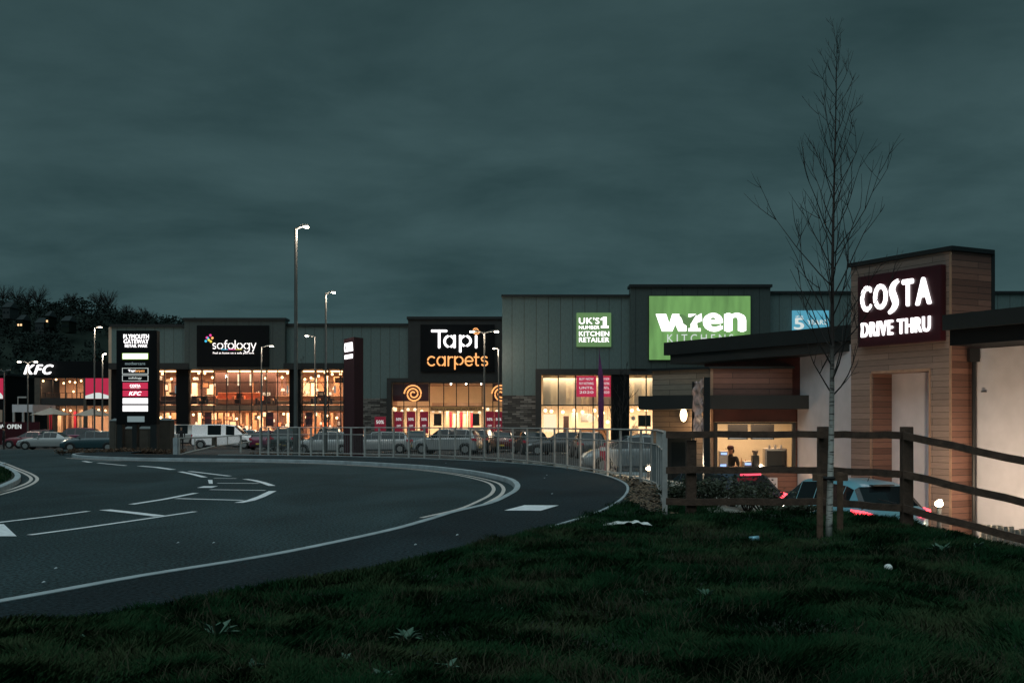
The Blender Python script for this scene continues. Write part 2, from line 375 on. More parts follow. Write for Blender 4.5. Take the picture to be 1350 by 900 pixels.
def sheet(name, poly, z, m, kind='structure', thick=0):
    bm = bmesh.new(); vs = [bm.verts.new((p[0], p[1], z)) for p in poly]; f = bm.faces.new(vs)
    if f.normal.z < 0 or f.calc_area() and (f.normal_update() or f.normal.z < 0): f.normal_flip()
    bmesh.ops.triangulate(bm, faces=bm.faces[:])
    if thick:
        r = bmesh.ops.extrude_face_region(bm, geom=bm.faces[:])
        # keep the top where it is, push the copy down
        bmesh.ops.translate(bm, verts=[v for v in r['geom'] if isinstance(v, bmesh.types.BMVert)], vec=(0, 0, -thick))
    bmesh.ops.recalc_face_normals(bm, faces=bm.faces[:]) if thick else None
    me = bpy.data.meshes.new(name); bm.to_mesh(me); bm.free(); me.materials.append(m)
    o = bpy.data.objects.new(name, me); COL.objects.link(o); o['kind'] = kind; return o

KERB = [(-7.6, 0), (-4.8, 5)] + [GP(x, y, .1) for x, y in ((0, 790), (180, 758), (360, 729), (500, 700), (553, 686), (593, 674), (640, 663), (665, 652), (677, 644), (677, 636), (664, 629), (628, 621.5), (593, 617), (543, 612.5), (447, 607.5), (340, 605), (240, 604))] + [(-14.6, 42.2), (-17.2, 45), (-18.6, 49), (-19, 58)]
OUTER = [(-5.6, 0), (-3.95, 5)] + [GP(x, y, .1) for x, y in ((0, 828), (115, 818.7), (340, 774), (489, 751), (561, 736), (607, 727), (639, 718), (700, 703), (724, 694.5), (786, 675), (817, 658), (826, 644), (819, 635), (796, 626), (765, 620), (736, 615.7), (692, 611.3), (620, 606.8), (500, 602.4), (345, 599.8), (240, 599))] + [(-15.5, 47), (-16.6, 50), (-17, 58)]
KERB = smooth_line(KERB, 4); OUTER = smooth_line(OUTER, 4)
# road: everything on the carriageway side of the kerb, with the ground under the footway a few cm lower
sheet('road', [(-7.6, -6)] + KERB + [(-19, 60), (-40, 60), (-90, 60), (-90, -6)], 0.0, M['road'])
# kerb with real upstand
def kerb(name, line, side, wd=.13, top=.1, m='kerb'):
    mb = MB(); off = polyline_offset(line, side * wd); n = len(line)
    vs = [(p[0], p[1], -.06) for p in line] + [(p[0], p[1], top - .012) for p in line] + [(p[0] * .93 + q[0] * .07, p[1] * .93 + q[1] * .07, top) for p, q in zip(line, off)] + [(q[0], q[1], top) for q in off] + [(q[0], q[1], -.06) for q in off]
    for i in range(n - 1):
        for k in range(4):
            f = (k * n + i, k * n + i + 1, (k + 1) * n + i + 1, (k + 1) * n + i); mb.add([], [])
            mb.f.append(f if side > 0 else f[::-1]); mb.m.append(0)
    mb.v = vs; return tag(mb.build(name, M[m]), kind='structure')
kerb('kerb', KERB, -1, wd=.11, top=.106)
KB = polyline_offset(KERB, -.11)
sheet('footway', KB + OUTER[::-1], .1, M['footway'])
EDGE = OUTER[25:-14]
kerb('footway_edging', EDGE, -1, wd=.05, top=.112)

# painted markings
mk = MB()
def mark(pts, wd=.11): ribbon(mk, [GP(x, 580 + y, 0) if False else GP(x / 3.75, 580 + y / 3.75, 0) for x, y in pts], wd, .006)
for p, wd in (([(412, 104), (448, 110)], .16), ([(485, 113), (622, 126)], .12), ([(690, 128), (770, 134), (855, 146)], .2), ([(890, 156), (950, 168), (1012, 184)], .15),
              ([(935, 154), (1135, 178)], .14), ([(1010, 236), (1042, 228)], .3), ([(650, 318), (810, 293), (968, 262)], .12),
              ([(1058, 189), (1168, 190)], .12), ([(1075, 213), (1280, 214)], .13), ([(1038, 245), (1312, 249)], .13), ([(870, 289), (1200, 298)], .14),
              ([(1212, 193), (1255, 199), (1300, 210), (1345, 226)], .15), ([(1180, 310), (1240, 298), (1290, 280), (1348, 252)], .15), ([(518, 345), (660, 360), (792, 376)], .19),
              ([(145, 470), (400, 436), (700, 393), (965, 354)], .09), ([(-200, 432), (0, 407), (220, 381), (437, 352)], .09), ([(455, 103), (600, 103)], .06), ([(640, 98), (850, 100)], .06)):
    mark(p, wd)
tag(mk.build('road_markings', M['paint_white']), kind='structure')
m2 = MB()
def quad(px): m2.add([GP(x, y, 0) + (.006,) for x, y in px], [(0, 1, 2, 3)])
quad([(-12, 691), (5, 691), (22, 707), (-6, 707)]); quad([(274, 632.5), (280, 632.5), (280.5, 637.5), (275.5, 637.5)])
tag(m2.build('give_way_marking', M['paint_white']), kind='structure')
dl = MB()
i0 = 4 * 7
for off in (.22, .42): ribbon(dl, polyline_offset(KERB[i0:-8], off), .075, .006)
tag(dl.build('double_lines', M['paint_line']), kind='structure')
tp = MB(); tp.add([GP(x, y, .1) + (.106,) for x, y in ((664.6, 672.9), (713, 673.2), (736.6, 666.2), (691.6, 665.9))], [(0, 1, 2, 3)])
tag(tp.build('footway_marking', M['paint_white']), kind='structure')
# left island
ISL = smooth_line([(-40, 52), (-24, 42)] + [GP(x, y, .1) for x, y in ((-10, 608.5), (3, 612), (16, 617.5), (24, 622), (27.5, 626.5), (25, 631.5), (14, 637), (0, 642.7), (-40, 655))] + [(-9.6, 13), (-12, 0)], 4)
kerb('island_kerb', ISL, -1, top=.11)
sheet('island_verge', polyline_offset(ISL, -.13) + [(-60, 0), (-60, 42)], .1, M['soil'])
dl2 = MB()
for ln in ([(-60, 598), (-20, 603.5), (5, 610.2), (25, 618), (41, 624.5), (49, 630.5), (44, 637), (25, 645), (0, 652), (-40, 663)], [(-60, 599.5), (-20, 605), (3, 612), (20, 618.8), (34, 625), (41, 630.5), (37, 636), (20, 643), (0, 649), (-40, 659.5)]):
    ribbon(dl2, smooth_line([GP(x, y, 0) for x, y in ln], 5), .08, .006)
tag(dl2.build('island_double_lines', M['paint_line']), kind='structure')

# verge, bank and lot heights
GUARD_PX = [343, 354, 366.5, 380, 395, 410, 426.5, 445, 463, 481, 500, 519, 539, 559.7, 580, 600, 620, 638.7, 657, 676, 695, 713, 731, 747.6, 765, 783, 801, 818, 831.6, 845, 859.6]
gy = np.interp(GUARD_PX, [343, 420, 500, 580, 620, 657, 695, 731, 765, 801, 818, 845, 859.6, 869, 873, 876.5], [45.9, 44.6, 43.4, 41.6, 39.6, 37.8, 35.4, 32.6, 29.8, 27.2, 26, 23.6, 22.4, 19.6, 17.6, 15.7])
GUARD = [(WX(p, y), y) for p, y in zip(GUARD_PX, gy)]
_c = Vector((WX(866.5, 21.6), 21.6)); _e = Vector((WX(876.5, 15.7), 15.7)); GUARD += [tuple(_c.lerp(_e, k / 3)) for k in range(4)]
FENCE = [(2.25, 15.0), (2.36, 15.0), (4.1, 15.0), (4.77, 13.75), (6.1, 12.6), (7.5, 11.4), (8.9, 10.2)]
BAR = np.array([(-90, 46.5), (-17, 46.5)] + GUARD + FENCE[1:] + [(16, 3), (16, -30)])
def nearz(x, y):
    return .08 - .30 * np.clip(x - 4.9, 0, 4) + .05 * np.sin(x * .9 + y * .7) * np.clip((14 - y) / 6, 0, 1)
def dist_bar(x, y):
    best = np.full(x.shape, 1e9); sgn = np.zeros(x.shape)
    for a, b in zip(BAR[:-1], BAR[1:]):
        d = b - a; L2 = (d ** 2).sum(); t = np.clip(((x - a[0]) * d[0] + (y - a[1]) * d[1]) / L2, 0, 1)
        qx = a[0] + t * d[0]; qy = a[1] + t * d[1]; D = np.hypot(x - qx, y - qy)
        c = d[0] * (y - a[1]) - d[1] * (x - a[0])
        m = D < best - 1e-9; best = np.where(m, D, best); sgn = np.where(m, np.sign(c), sgn)
    return best * sgn
def inside(poly, x, y):
    r = np.zeros(x.shape, bool); n = len(poly)
    for i in range(n):
        x1, y1 = poly[i]; x2, y2 = poly[(i + 1) % n]
        if y1 == y2: continue
        c = ((y1 > y) != (y2 > y)) & (x < (x2 - x1) * (y - y1) / (y2 - y1) + x1); r ^= c
    return r
def vnoise(x, y, s, seed=0):
    return np.array([mnoise.noise(Vector((a * s + seed, b * s, seed))) for a, b in zip(x.ravel(), y.ravel())]).reshape(x.shape)
LEFTPOLY = [(-200, -6), (-5.6, -6)] + OUTER + [(-17, 60), (-200, 60)]
INNERPOLY = [(-200, -6), (-5.9, -6)] + polyline_offset(OUTER, .24) + [(-17.3, 60), (-200, 60)]
def terrain(x, y, detail=True):
    d = dist_bar(x, y); z = nearz(x, y)
    if detail: z = z + .035 * vnoise(x, y, .8, 3) + .02 * vnoise(x, y, 2.6, 8)
    t = np.clip((d - .35) / 6.5, 0, 1); t = t * t * (3 - 2 * t)
    z = z - t * 1.75 - np.clip(d - 6, 0, 10) * .1
    return np.where(inside(INNERPOLY, x, y), -.18, z)
xs = np.arange(-14, 20.01, .2); ys = np.arange(1, 56.01, .2)
gx, gy2 = np.meshgrid(xs, ys); gz = terrain(gx, gy2)
nx, ny = len(xs), len(ys)
def grid_mesh(name, gx, gy, gz, m, extra=None):
    me = bpy.data.meshes.new(name); ny, nx = gx.shape
    co = np.stack([gx, gy, gz], -1).reshape(-1, 3); me.vertices.add(len(co)); me.vertices.foreach_set('co', co.ravel())
    i = np.arange(ny - 1)[:, None] * nx + np.arange(nx - 1)[None]; q = np.stack([i, i + 1, i + nx + 1, i + nx], -1).reshape(-1, 4)
    me.loops.add(q.size); me.loops.foreach_set('vertex_index', q.ravel()); me.polygons.add(len(q)); me.polygons.foreach_set('loop_start', np.arange(len(q)) * 4)
    me.update(calc_edges=True); me.polygons.foreach_set('use_smooth', [True] * len(q)); me.materials.append(m)
    o = bpy.data.objects.new(name, me); COL.objects.link(o); return o
tag(grid_mesh('grass_verge', gx, gy2, gz, M['soil']), kind='structure')
CPZ, LOT = -.6, -1.3
sheet('car_park', [(-400, 46), (-19, 46), (-17.2, 46.5), (-9, 47.5), (0, 45), (4.5, 40), (5, 30), (9, 30), (9, 70), (400, 70), (400, 300), (-400, 300)], CPZ, M['carpark'])
sheet('drive_lane', [(3, 16.5), (30, 16.5), (30, 48), (3, 48)], LOT, M['carpark'])
sheet('ground', [(-3000, -500), (3000, -500), (3000, 3000), (-3000, 3000)], -2.2, M['soil'])
# access road from the carriageway into the car park
ar = MB(); ar.add([(-34, 44, 0.003), (-19, 44, .003), (-19.2, 58, .003), (-19.5, 70, CPZ + .01), (-36, 70, CPZ + .01), (-34, 58, .003)], [(0, 1, 2, 5), (5, 2, 3, 4)])
tag(ar.build('access_road', M['road']), kind='structure')
# strip of verge between footway and car park behind the guard rail and round the pylon
vs_ = MB(); 
for (a, b) in zip(range(0, 1), range(1, 2)): pass
vs_.add([(-17, 46.2, .06), (-9.8, 45.7, .06), (-9.8, 60, CPZ + .02), (-19, 62, CPZ + .02), (-19.2, 56, .02), (-17.6, 50, .06)], [(0, 1, 2, 3, 4, 5)])
tag(vs_.build('planting_bed', M['mulch']), kind='structure')
# mulch bed between footway tip, guard rail and fence
def patch(name, poly, m, dz=.015, step=.15):
    P = np.array(poly); x = np.arange(P[:, 0].min(), P[:, 0].max() + step, step); y = np.arange(P[:, 1].min(), P[:, 1].max() + step, step)
    X, Yg = np.meshgrid(x, y); Z = terrain(X, Yg) + dz + .02 * vnoise(X, Yg, 5, 2); Z = np.where(inside(poly, X, Yg), Z, -1.0 + 0 * Z)
    ins = inside(poly, X, Yg); mb = MB(); idx = {}
    for j in range(len(y) - 1):
        for i in range(len(x) - 1):
            if ins[j, i] and ins[j + 1, i] and ins[j, i + 1] and ins[j + 1, i + 1]:
                q = []
                for (jj, ii) in ((j, i), (j, i + 1), (j + 1, i + 1), (j + 1, i)):
                    if (jj, ii) not in idx: idx[(jj, ii)] = len(mb.v); mb.v.append((X[jj, ii], Yg[jj, ii], Z[jj, ii]))
                    q.append(idx[(jj, ii)])
                mb.f.append(tuple(q)); mb.m.append(0)
    return tag(mb.build(name, m, smooth=True), kind='structure')
MULCH = [GP(x, y, .1) for x, y in ((822, 660), (832, 645), (826, 634), (800, 625), (770, 618.5))] + [(x + .05, y + .4) for x, y in GUARD[24:]] + [(2.3, 14.6), (1.9, 15.9)]
patch('mulch_bed', MULCH, M['mulch'])
BANK = [(x, y + .5) for x, y in GUARD[16:31]] + [(3.2, 20), (2.6, 15.6), (4.2, 15.6), (8, 19), (6, 27), (3, 42)]
patch('gravel_bank', BANK, M['gravel'], .02, .3)

# grass blades, one object of stuff
def blades(name, x, y, h, m, wd=.006, lean=.5, zf=terrain, comb=None):
    n = len(x); z = zf(x, y) - .005; a = rng.uniform(0, 2 * math.pi, n); b = rng.uniform(0, 2 * math.pi, n)
    ww = wd * rng.uniform(.6, 1.4, n)
    if comb is not None: b = comb + rng.normal(0, .7, n)
    lx = np.cos(b) * h * lean * rng.uniform(.2, 1.3, n); ly = np.sin(b) * h * lean * rng.uniform(.2, 1.3, n)
    co = np.empty((n, 5, 3)); dx_ = np.cos(a) * ww; dy_ = np.sin(a) * ww
    co[:, 0] = np.stack([x - dx_, y - dy_, z], -1); co[:, 1] = np.stack([x + dx_, y + dy_, z], -1)
    co[:, 2] = np.stack([x + dx_ * .8 + lx * .35, y + dy_ * .8 + ly * .35, z + h * .6], -1); co[:, 3] = np.stack([x - dx_ * .8 + lx * .35, y - dy_ * .8 + ly * .35, z + h * .6], -1)
    co[:, 4] = np.stack([x + lx, y + ly, z + h], -1)
    me = bpy.data.meshes.new(name); me.vertices.add(n * 5); me.vertices.foreach_set('co', co.ravel())
    base = (np.arange(n) * 5)[:, None]
    q = base + np.array([[0, 1, 2, 3]]); t = base + np.array([[3, 2, 4]])
    li = np.concatenate([q, t], 1).ravel(); me.loops.add(len(li)); me.loops.foreach_set('vertex_index', li)
    me.polygons.add(2 * n); ls = np.stack([np.arange(n) * 7, np.arange(n) * 7 + 4], -1).ravel(); me.polygons.foreach_set('loop_start', ls)
    me.update(calc_edges=True); me.materials.append(m); o = bpy.data.objects.new(name, me); COL.objects.link(o); o['kind'] = 'stuff'; return o
def grassmat():
    m = mat('grass', (.03, .05, .02), 1, 0, 0, spec=.02); t = m.node_tree; n = t.nodes; l = t.links
    ge = n.new('ShaderNodeNewGeometry'); z = n.new('ShaderNodeTexNoise'); z.inputs['Scale'].default_value = 1.1; z.inputs['Detail'].default_value = 6; l.new(ge.outputs['Position'], z.inputs['Vector'])
    z2 = n.new('ShaderNodeTexNoise'); z2.inputs['Scale'].default_value = 70; l.new(ge.outputs['Position'], z2.inputs['Vector'])
    ad = n.new('ShaderNodeMath'); ad.operation = 'MULTIPLY_ADD'; l.new(z2.outputs['Fac'], ad.inputs[0]); ad.inputs[1].default_value = .5; l.new(z.outputs['Fac'], ad.inputs[2])
    r = n.new('ShaderNodeValToRGB'); e = r.color_ramp.elements; e[0].position = .45; e[0].color = (.0035, .0105, .0055, 1); e[1].position = .98; e[1].color = (.048, .060, .030, 1)
    k = r.color_ramp.elements.new(.74); k.color = (.010, .037, .015, 1); l.new(ad.outputs[0], r.inputs[0]); l.new(r.outputs[0], n['Principled BSDF'].inputs['Base Color'])
grassmat()
def scatter(n, x0, x1, y0, y1):
    u = rng.uniform(0, 1, n); y = y0 + (y1 - y0) * u ** 1.5; x = rng.uniform(-1, 1, n)
    half = y * .46 + .5; x = x * half; return x, y
def in_grass(x, y):
    ok = (~inside(LEFTPOLY, x + rng.normal(0, .03, len(x)), y)) & (dist_bar(x, y) < .8); ok &= ~(inside(MULCH, x, y) & (rng.uniform(0, 1, len(x)) < .93)); return ok
gxr, gyr = scatter(330000, 0, 0, 4.6, 17.0); k = in_grass(gxr, gyr); gxr, gyr = gxr[k], gyr[k]
pn = vnoise(gxr[::1], gyr[::1], 1.1, 5)
pn2 = vnoise(gxr, gyr, 3.6, 11); comb = 6.0 * vnoise(gxr, gyr, 1.7, 17)
h = .018 + .07 * np.clip(pn + .25, 0, 1) + .085 * np.clip(pn2 + .05, 0, 1) ** 1.3 + rng.uniform(0, .03, len(gxr)) * (.4 + gyr * 0.05)
blades('grass', gxr, gyr, h, M['grass'], .0055, .95, comb=comb)
# ragged fringe where the turf creeps over the footway edge
_o = np.array(OUTER[2:40]); _k = rng.integers(0, len(_o) - 1, 16000); _t = rng.uniform(0, 1, 16000)[:, None]; _p = _o[_k] * (1 - _t) + _o[_k + 1] * _t + rng.normal(.05, .06, (16000, 2)) * [1, -1]
_ok = dist_bar(_p[:, 0], _p[:, 1]) < -.1; _ok &= _p[:, 1] < 15.5; _p = _p[_ok]
blades('grass_fringe', _p[:, 0], _p[:, 1], rng.uniform(.03, .075, len(_p)), M['grass'], .005, .8, lambda a, b: np.full(a.shape, .085))
# tufts of taller dry grass near the camera
cx = rng.uniform(-2.6, 4.2, 200); cy = 5.2 + rng.uniform(0, 1, 200) ** 1.8 * 8; tx = (cx[:, None] + rng.normal(0, .12, (200, 90))).ravel(); ty = (cy[:, None] + rng.normal(0, .12, (200, 90))).ravel()
k = in_grass(tx, ty); tx, ty = tx[k], ty[k]
mat('dry_grass', (.040, .040, .024), .9, 0, .4, 20, spec=.1)
blades('dry_grass', tx, ty, rng.uniform(.04, .12, len(tx)), M['dry_grass'], .003, .9)
# island grass
ix = rng.uniform(-17, -9.8, 30000); iy = rng.uniform(20, 37, 30000); kk = inside(polyline_offset(ISL, -.2) + [(-60, 0), (-60, 42)], ix, iy)
blades('island_grass', ix[kk], iy[kk], rng.uniform(.04, .09, kk.sum()), M['grass'], .012, .5, lambda a, b: np.full(a.shape, .1))
# leaf litter on the mulch
def leafbits(name, x, y, z, m, s=.03, kind='stuff'):
    n = len(x); mb = MB()
    for i in range(n):
        a = random.uniform(0, 6.28); t = random.uniform(-.7, .7); q = s * random.uniform(.5, 1.4)
        u = Vector((math.cos(a), math.sin(a), t * .6)) * q; v = Vector((-math.sin(a), math.cos(a), random.uniform(-.6, .6))) * q * .6; c = Vector((x[i], y[i], z[i]))
        mb.add([c - u, c - v, c + u, c + v], [(0, 1, 2, 3)])
    o = mb.build(name, m); o['kind'] = kind; return o
lx = rng.uniform(1.0, 3.2, 6000); ly = rng.uniform(14.8, 30, 6000); kk = inside(MULCH, lx, ly); lx, ly = lx[kk], ly[kk]
mat('leaf_litter', (.16, .10, .06), .8, 0, .6, 30)
leafbits('leaf_litter', lx, ly, terrain(lx, ly) + .04, M['leaf_litter'])

# ------------------------------------------------------------------ hill with woods
HY = 480.
hp = [(-500, 392), (-150, 390), (0, 396), (50, 399), (100, 397), (125, 399), (150, 406), (165, 411), (185, 415), (205, 419), (230, 421), (260, 424), (380, 432), (560, 470), (760, 552)]
hxs = np.linspace(-620, 60, 70); hys = np.linspace(260, 620, 40); HX, HYg = np.meshgrid(hxs, hys)
def hillz(x, y):
    px = x / HY * F + 675; top = HZ + (560 - np.interp(px, [p[0] for p in hp], [p[1] for p in hp])) / F * HY - 5
    t = np.clip((y - 260) / (HY - 260), 0, 1); t = t * t * (3 - 2 * t); return -2.4 + (top + 2.4) * t - np.clip(y - HY - 20, 0, 200) * .15
HZg = hillz(HX, HYg) + 1.5 * vnoise(HX, HYg, .02, 4)
tag(grid_mesh('hill', HX, HYg, HZg, M['hill']), kind='structure')
wx = []; wy = []; wz = []
mbw = MB()
def clump(mb, c, r, n, leaf, sq=.8):
    for _ in range(n):
        d = Vector((random.gauss(0, 1), random.gauss(0, 1), random.gauss(0, 1))).normalized() * r * random.uniform(.35, 1) ** .6
        p = Vector(c) + Vector((d.x, d.y, d.z * sq)); s = leaf * random.uniform(.5, 1.4)
        u = Vector((random.gauss(0, 1), random.gauss(0, 1), random.gauss(0, 1))).normalized() * s; v = u.cross(Vector((random.gauss(0, 1), random.gauss(0, 1), random.gauss(0, 1)))).normalized() * s * .8
        mb.add([p - u, p - v, p + u, p + v], [(0, 1, 2, 3)])
for i in range(620):
    x = random.uniform(-330, -120); y = random.uniform(300, 470) if i > 90 else random.uniform(465, 490)
    z = float(hillz(np.array(x), np.array(y))); r = random.uniform(3, 6.5)
    clump(mbw, (x, y, z + r * .45), r * .8, 150, .42)
tag(mbw.build('woodland', M['far_leaf']), 'dark wooded hillside beyond the restaurant roofs', kind='stuff')
# individual bare trees on the crest
def bare_far_tree(name, x, y, z, h, label):
    t = thing(name, label, 'tree', (x, y, z - 1), 0, 'bare trees on the hill crest'); mb = MB()
    mb.tube([(x, y, z - 1), (x + random.uniform(-.3, .3), y, z + h * .6)], [.3, .14], 5).build('trunk', M['twig'], t)
    mb = MB()
    for k in range(46):
        a = random.uniform(0, 6.28); e = random.uniform(.25, 1.2); l = h * random.uniform(.3, .55); s = Vector((x, y, z + h * random.uniform(.25, .6)))
        d = Vector((math.cos(a) * math.cos(e), math.sin(a) * math.cos(e), math.sin(e)))
        p1 = s + d * l * .5; p2 = s + d * l + Vector((0, 0, l * .12)); mb.tube([s, p1, p2], [.10, .07, .03], 3, cap=False)
        for q in range(5):
            d2 = (d + Vector((random.gauss(0, .5), random.gauss(0, .5), random.gauss(0, .4)))).normalized(); mb.tube([s.lerp(p2, random.uniform(.4, .95)), ] + [s.lerp(p2, .8) + d2 * l * .35], [.05, .02], 3, cap=False)
    mb.build('crown', M['twig'], t)
ORD = ['first', 'second', 'third', 'fourth', 'fifth', 'sixth', 'seventh', 'eighth', 'ninth', 'tenth', 'eleventh', 'twelfth', 'thirteenth', 'fourteenth', 'fifteenth', 'sixteenth', 'seventeenth', 'eighteenth', 'nineteenth', 'twentieth', 'twenty-first', 'twenty-second', 'twenty-third', 'twenty-fourth', 'twenty-fifth', 'twenty-sixth', 'twenty-seventh', 'twenty-eighth', 'twenty-ninth', 'thirtieth', 'thirty-first', 'thirty-second', 'thirty-third', 'thirty-fourth', 'thirty-fifth', 'thirty-sixth']
for i, (px, h) in enumerate(((4, 11), (22, 10), (36, 9), (50, 11), (94, 8), (130, 10), (143, 12), (168, 8), (178, 6), (190, 8), (199, 7), (222, 5))):
    x = WX(px, 476); z = float(hillz(np.array(x), np.array(476.))); bare_far_tree('bare_tree', x, 476, z, h, f'bare tree on the hill skyline, {ORD[i]} from the left edge')
def hill_house(px, py, wpx, label, wall, lit):
    Y = 400.; x = WX(px, Y); z = WZ(py, Y) - 1; wpx *= .8; wd = wpx * Y / F; t = thing('hill_house', label, 'house', (x, Y, z - 4)); 
    MB().box(x - wd / 2, x + wd / 2, Y, Y + 7, z - 4, z).build('wall', wall, t)
    mb = MB(); mb.add([(x - wd / 2 - .3, Y - .3, z), (x + wd / 2 + .3, Y - .3, z), (x + wd / 2 + .3, Y + 7.3, z), (x - wd / 2 - .3, Y + 7.3, z), (x - wd / 2, Y + 3.5, z + 2), (x + wd / 2, Y + 3.5, z + 2)], [(0, 1, 5, 4), (2, 3, 4, 5), (1, 2, 5), (3, 0, 4), (0, 3, 2, 1)]); mb.build('roof', M['dark_metal'], t)
    for k, on in enumerate(lit):
        cxx = x - wd / 2 + wd * (k + .5) / len(lit); MB().box(cxx - .3, cxx + .3, Y - .06, Y - .01, z - 2.2, z - 1.5).build('window', M['g_warm_dim' if on else 'car_glass'], t)
mat('house_wall', (.03, .038, .038), .9, 0, .1, .3)
hill_house(52, 421.5, 14, 'pale flat fronted house on the wooded hillside', M['house_wall'], (0, 0, 0)); hill_house(26, 417.5, 9, 'small hillside house with two lit windows', M['hill'], (1, 1))
hill_house(62, 412.5, 5, 'tiny hillside house showing one bright lit window', M['hill'], (1,)); hill_house(86, 419, 12, 'dim house among trees with row of grey windows', M['hill'], (0, 0, 0)); hill_house(8, 401, 12, 'long roofed house high on the hill at the left edge', M['house_wall'], (0, 0))

# ------------------------------------------------------------------ shops
def pbox(name, m, par, x0, x1, y0, y1, Y, front=0, thick=.3):
    mb = MB().box(WX(x0, Y), WX(x1, Y), Y - front, Y - front + thick, WZ(y1, Y), WZ(y0, Y)); return mb.build(name, m, par)
def window(par, x0, x1, y0, y1, Y, mull, trans, m='dark_metal', pane='pane', fr=.09, front=0):
    X0, X1, Z0, Z1 = WX(x0, Y), WX(x1, Y), WZ(y1, Y), WZ(y0, Y); mb = MB(); y = Y - front
    for px in [x0] + mull + [x1]:
        X = WX(px, Y); mb.box(X - fr / 2, X + fr / 2, y, y + .12, Z0, Z1)
    for py in [y0] + trans:
        z = WZ(py, Y); mb.box(X0, X1, y + .004, y + .116, z - fr / 2, z + fr / 2)
    w_ = mb.build('window', M[m], par); MB().box(X0, X1, y + .05, y + .06, Z0, Z1).build('pane', M[pane], w_); return w_
def area(name, loc, sx, sy, e, col, rot=(0, 0, 0)):
    d = bpy.data.lights.new(name, 'AREA'); d.shape = 'RECTANGLE'; d.size = sx; d.size_y = sy; d.energy = e; d.color = col
    o = bpy.data.objects.new(name, d); COL.objects.link(o); o.location = loc; o.rotation_euler = rot; return o
def point(name, loc, e, col, r=.1):
    d = bpy.data.lights.new(name, 'POINT'); d.energy = e * (1.8 if name == 'lamp_light' else 1); d.color = col; d.shadow_soft_size = r
    o = bpy.data.objects.new(name, d); COL.objects.link(o); o.location = loc; return o
WARM = (1, .58, .34)

# ---- furniture shop (far left block) at 115 m
YA = 115.; GZ = CPZ; GB = 560 + (HZ - GZ) / YA * F
fs = thing('furniture_shop', 'grey clad furniture shop with three tall glowing shopfront windows', 'shop building', (WX(300, YA), YA, GZ))
pbox('wall', M['clad_light'], fs, 147, 246, 431, 479, YA); pbox('wall', M['clad_light'], fs, 378, 539, 430, 479, YA)
pbox('wall', M['clad_light'], fs, 453, 539, 479, 500, YA, .004); pbox('wall', M['clad_light'], fs, 453, 512, 500, 525, YA, .004)
pbox('stone_wall', M['stone_strip'], fs, 453, 512, 525, GB, YA, .0)
pbox('parapet', M['dark_metal'], fs, 145.5, 246, 427.5, 431, YA, .2, .6); pbox('parapet', M['dark_metal'], fs, 378, 539, 426.5, 430, YA, .2, .6)
pbox('canopy', M['dark_metal'], fs, 147, 252, 479, 487, YA, .9, 1.2); pbox('canopy', M['dark_metal'], fs, 376, 454, 479, 487, YA, .9, 1.2)
pbox('pillar', M['black_panel'], fs, 147, 208, 487, GB, YA, .1, .6); pbox('pillar', M['black_panel'], fs, 233, 250, 487, GB, YA, .25, .7); pbox('pillar', M['black_panel'], fs, 382, 397, 487, GB, YA, .25, .7)
pbox('feature_wall', M['clad_mid'], fs, 246, 378, 423, 487, YA, .8, 1.6); pbox('parapet', M['dark_metal'], fs, 244.5, 379.5, 420, 423, YA, 1.0, 2)
for x0, x1, ml in ((208, 233, [217]), (250, 382, [266, 282, 299, 316, 332, 351, 366]), (397, 453, [415, 433, 449])):
    window(fs, x0, x1, 487, GB, YA, ml, [504, 541])
X0, X1 = WX(147, YA), WX(516, YA); ZM = WZ(541, YA)
mb = MB(); mb.box(X0, X1, YA + 13, YA + 13.3, GZ, WZ(484, YA)); mb.box(X0 - .3, X0, YA, YA + 30, GZ, WZ(431, YA)); mb.build('back_wall', M['int_wall'], fs)
MB().box(X0, X1, YA + .3, YA + 13, GZ + .01, GZ + .05).build('floor', M['int_floor'], fs)
MB().box(X0, X1, YA + 1.2, YA + 13, ZM, ZM + .55).build('mezzanine', M['int_floor'], fs)
MB().box(X0, X1, YA + .3, YA + 13, WZ(487, YA), WZ(487, YA) + .2).build('ceiling', M['int_ceiling'], fs)
MB().box(X0, WX(672, YA), YA + .4, YA + 34, WZ(431, YA) - .1, WZ(431, YA) + .2).build('roof', M['dark_metal'], fs)
for px in (220, 285, 330, 365, 425):
    area('shop_light', (WX(px, YA), YA + 5, WZ(489, YA)), 3.4, 6, 1300, WARM); area('shop_light', (WX(px, YA), YA + 5, ZM - .1), 3.4, 6, 850, WARM)
# things inside the furniture shop
def sofa(loc, m, label, wd=2.4, rz=0):
    t = thing('sofa', label, 'sofa', loc, rz, 'sofas on show in the furniture shop')
    MB().box(-wd / 2, wd / 2, -.45, .45, .12, .48).build('seat', M[m], t, True, bevel=.05); MB().box(-wd / 2, wd / 2, .28, .52, .484, .98).build('backrest', M[m], t, True, bevel=.05)
    for s in (-1, 1): MB().box(s * (wd / 2 + .004), s * (wd / 2 + .26), -.47, .5, .1, .72).build('armrest', M[m], t, True, bevel=.05)
    return t
so_px = [(222, 'sofa_dark'), (262, 'sofa_dark'), (275, 'sofa_tan'), (303, 'sofa_orange'), (327, 'sofa_orange'), (352, 'sofa_dark'), (372, 'sofa_tan'), (408, 'sofa_tan'), (425, 'sofa_dark'), (443, 'sofa_tan')]
nm = {'sofa_dark': 'dark brown', 'sofa_tan': 'tan', 'sofa_orange': 'orange'}
for i, (px, m) in enumerate(so_px):
    Y = YA + 1.8; so__ = sofa((WX(px, Y), Y, ZM + .55), m, f'{nm[m]} sofa on the upper shop floor, {ORD[i]} sofa from left', 2.6 if m == 'sofa_orange' else 1.7); so__.scale = (1, 1, 1.0) if m != 'sofa_orange' else (1, 1, 1.35)
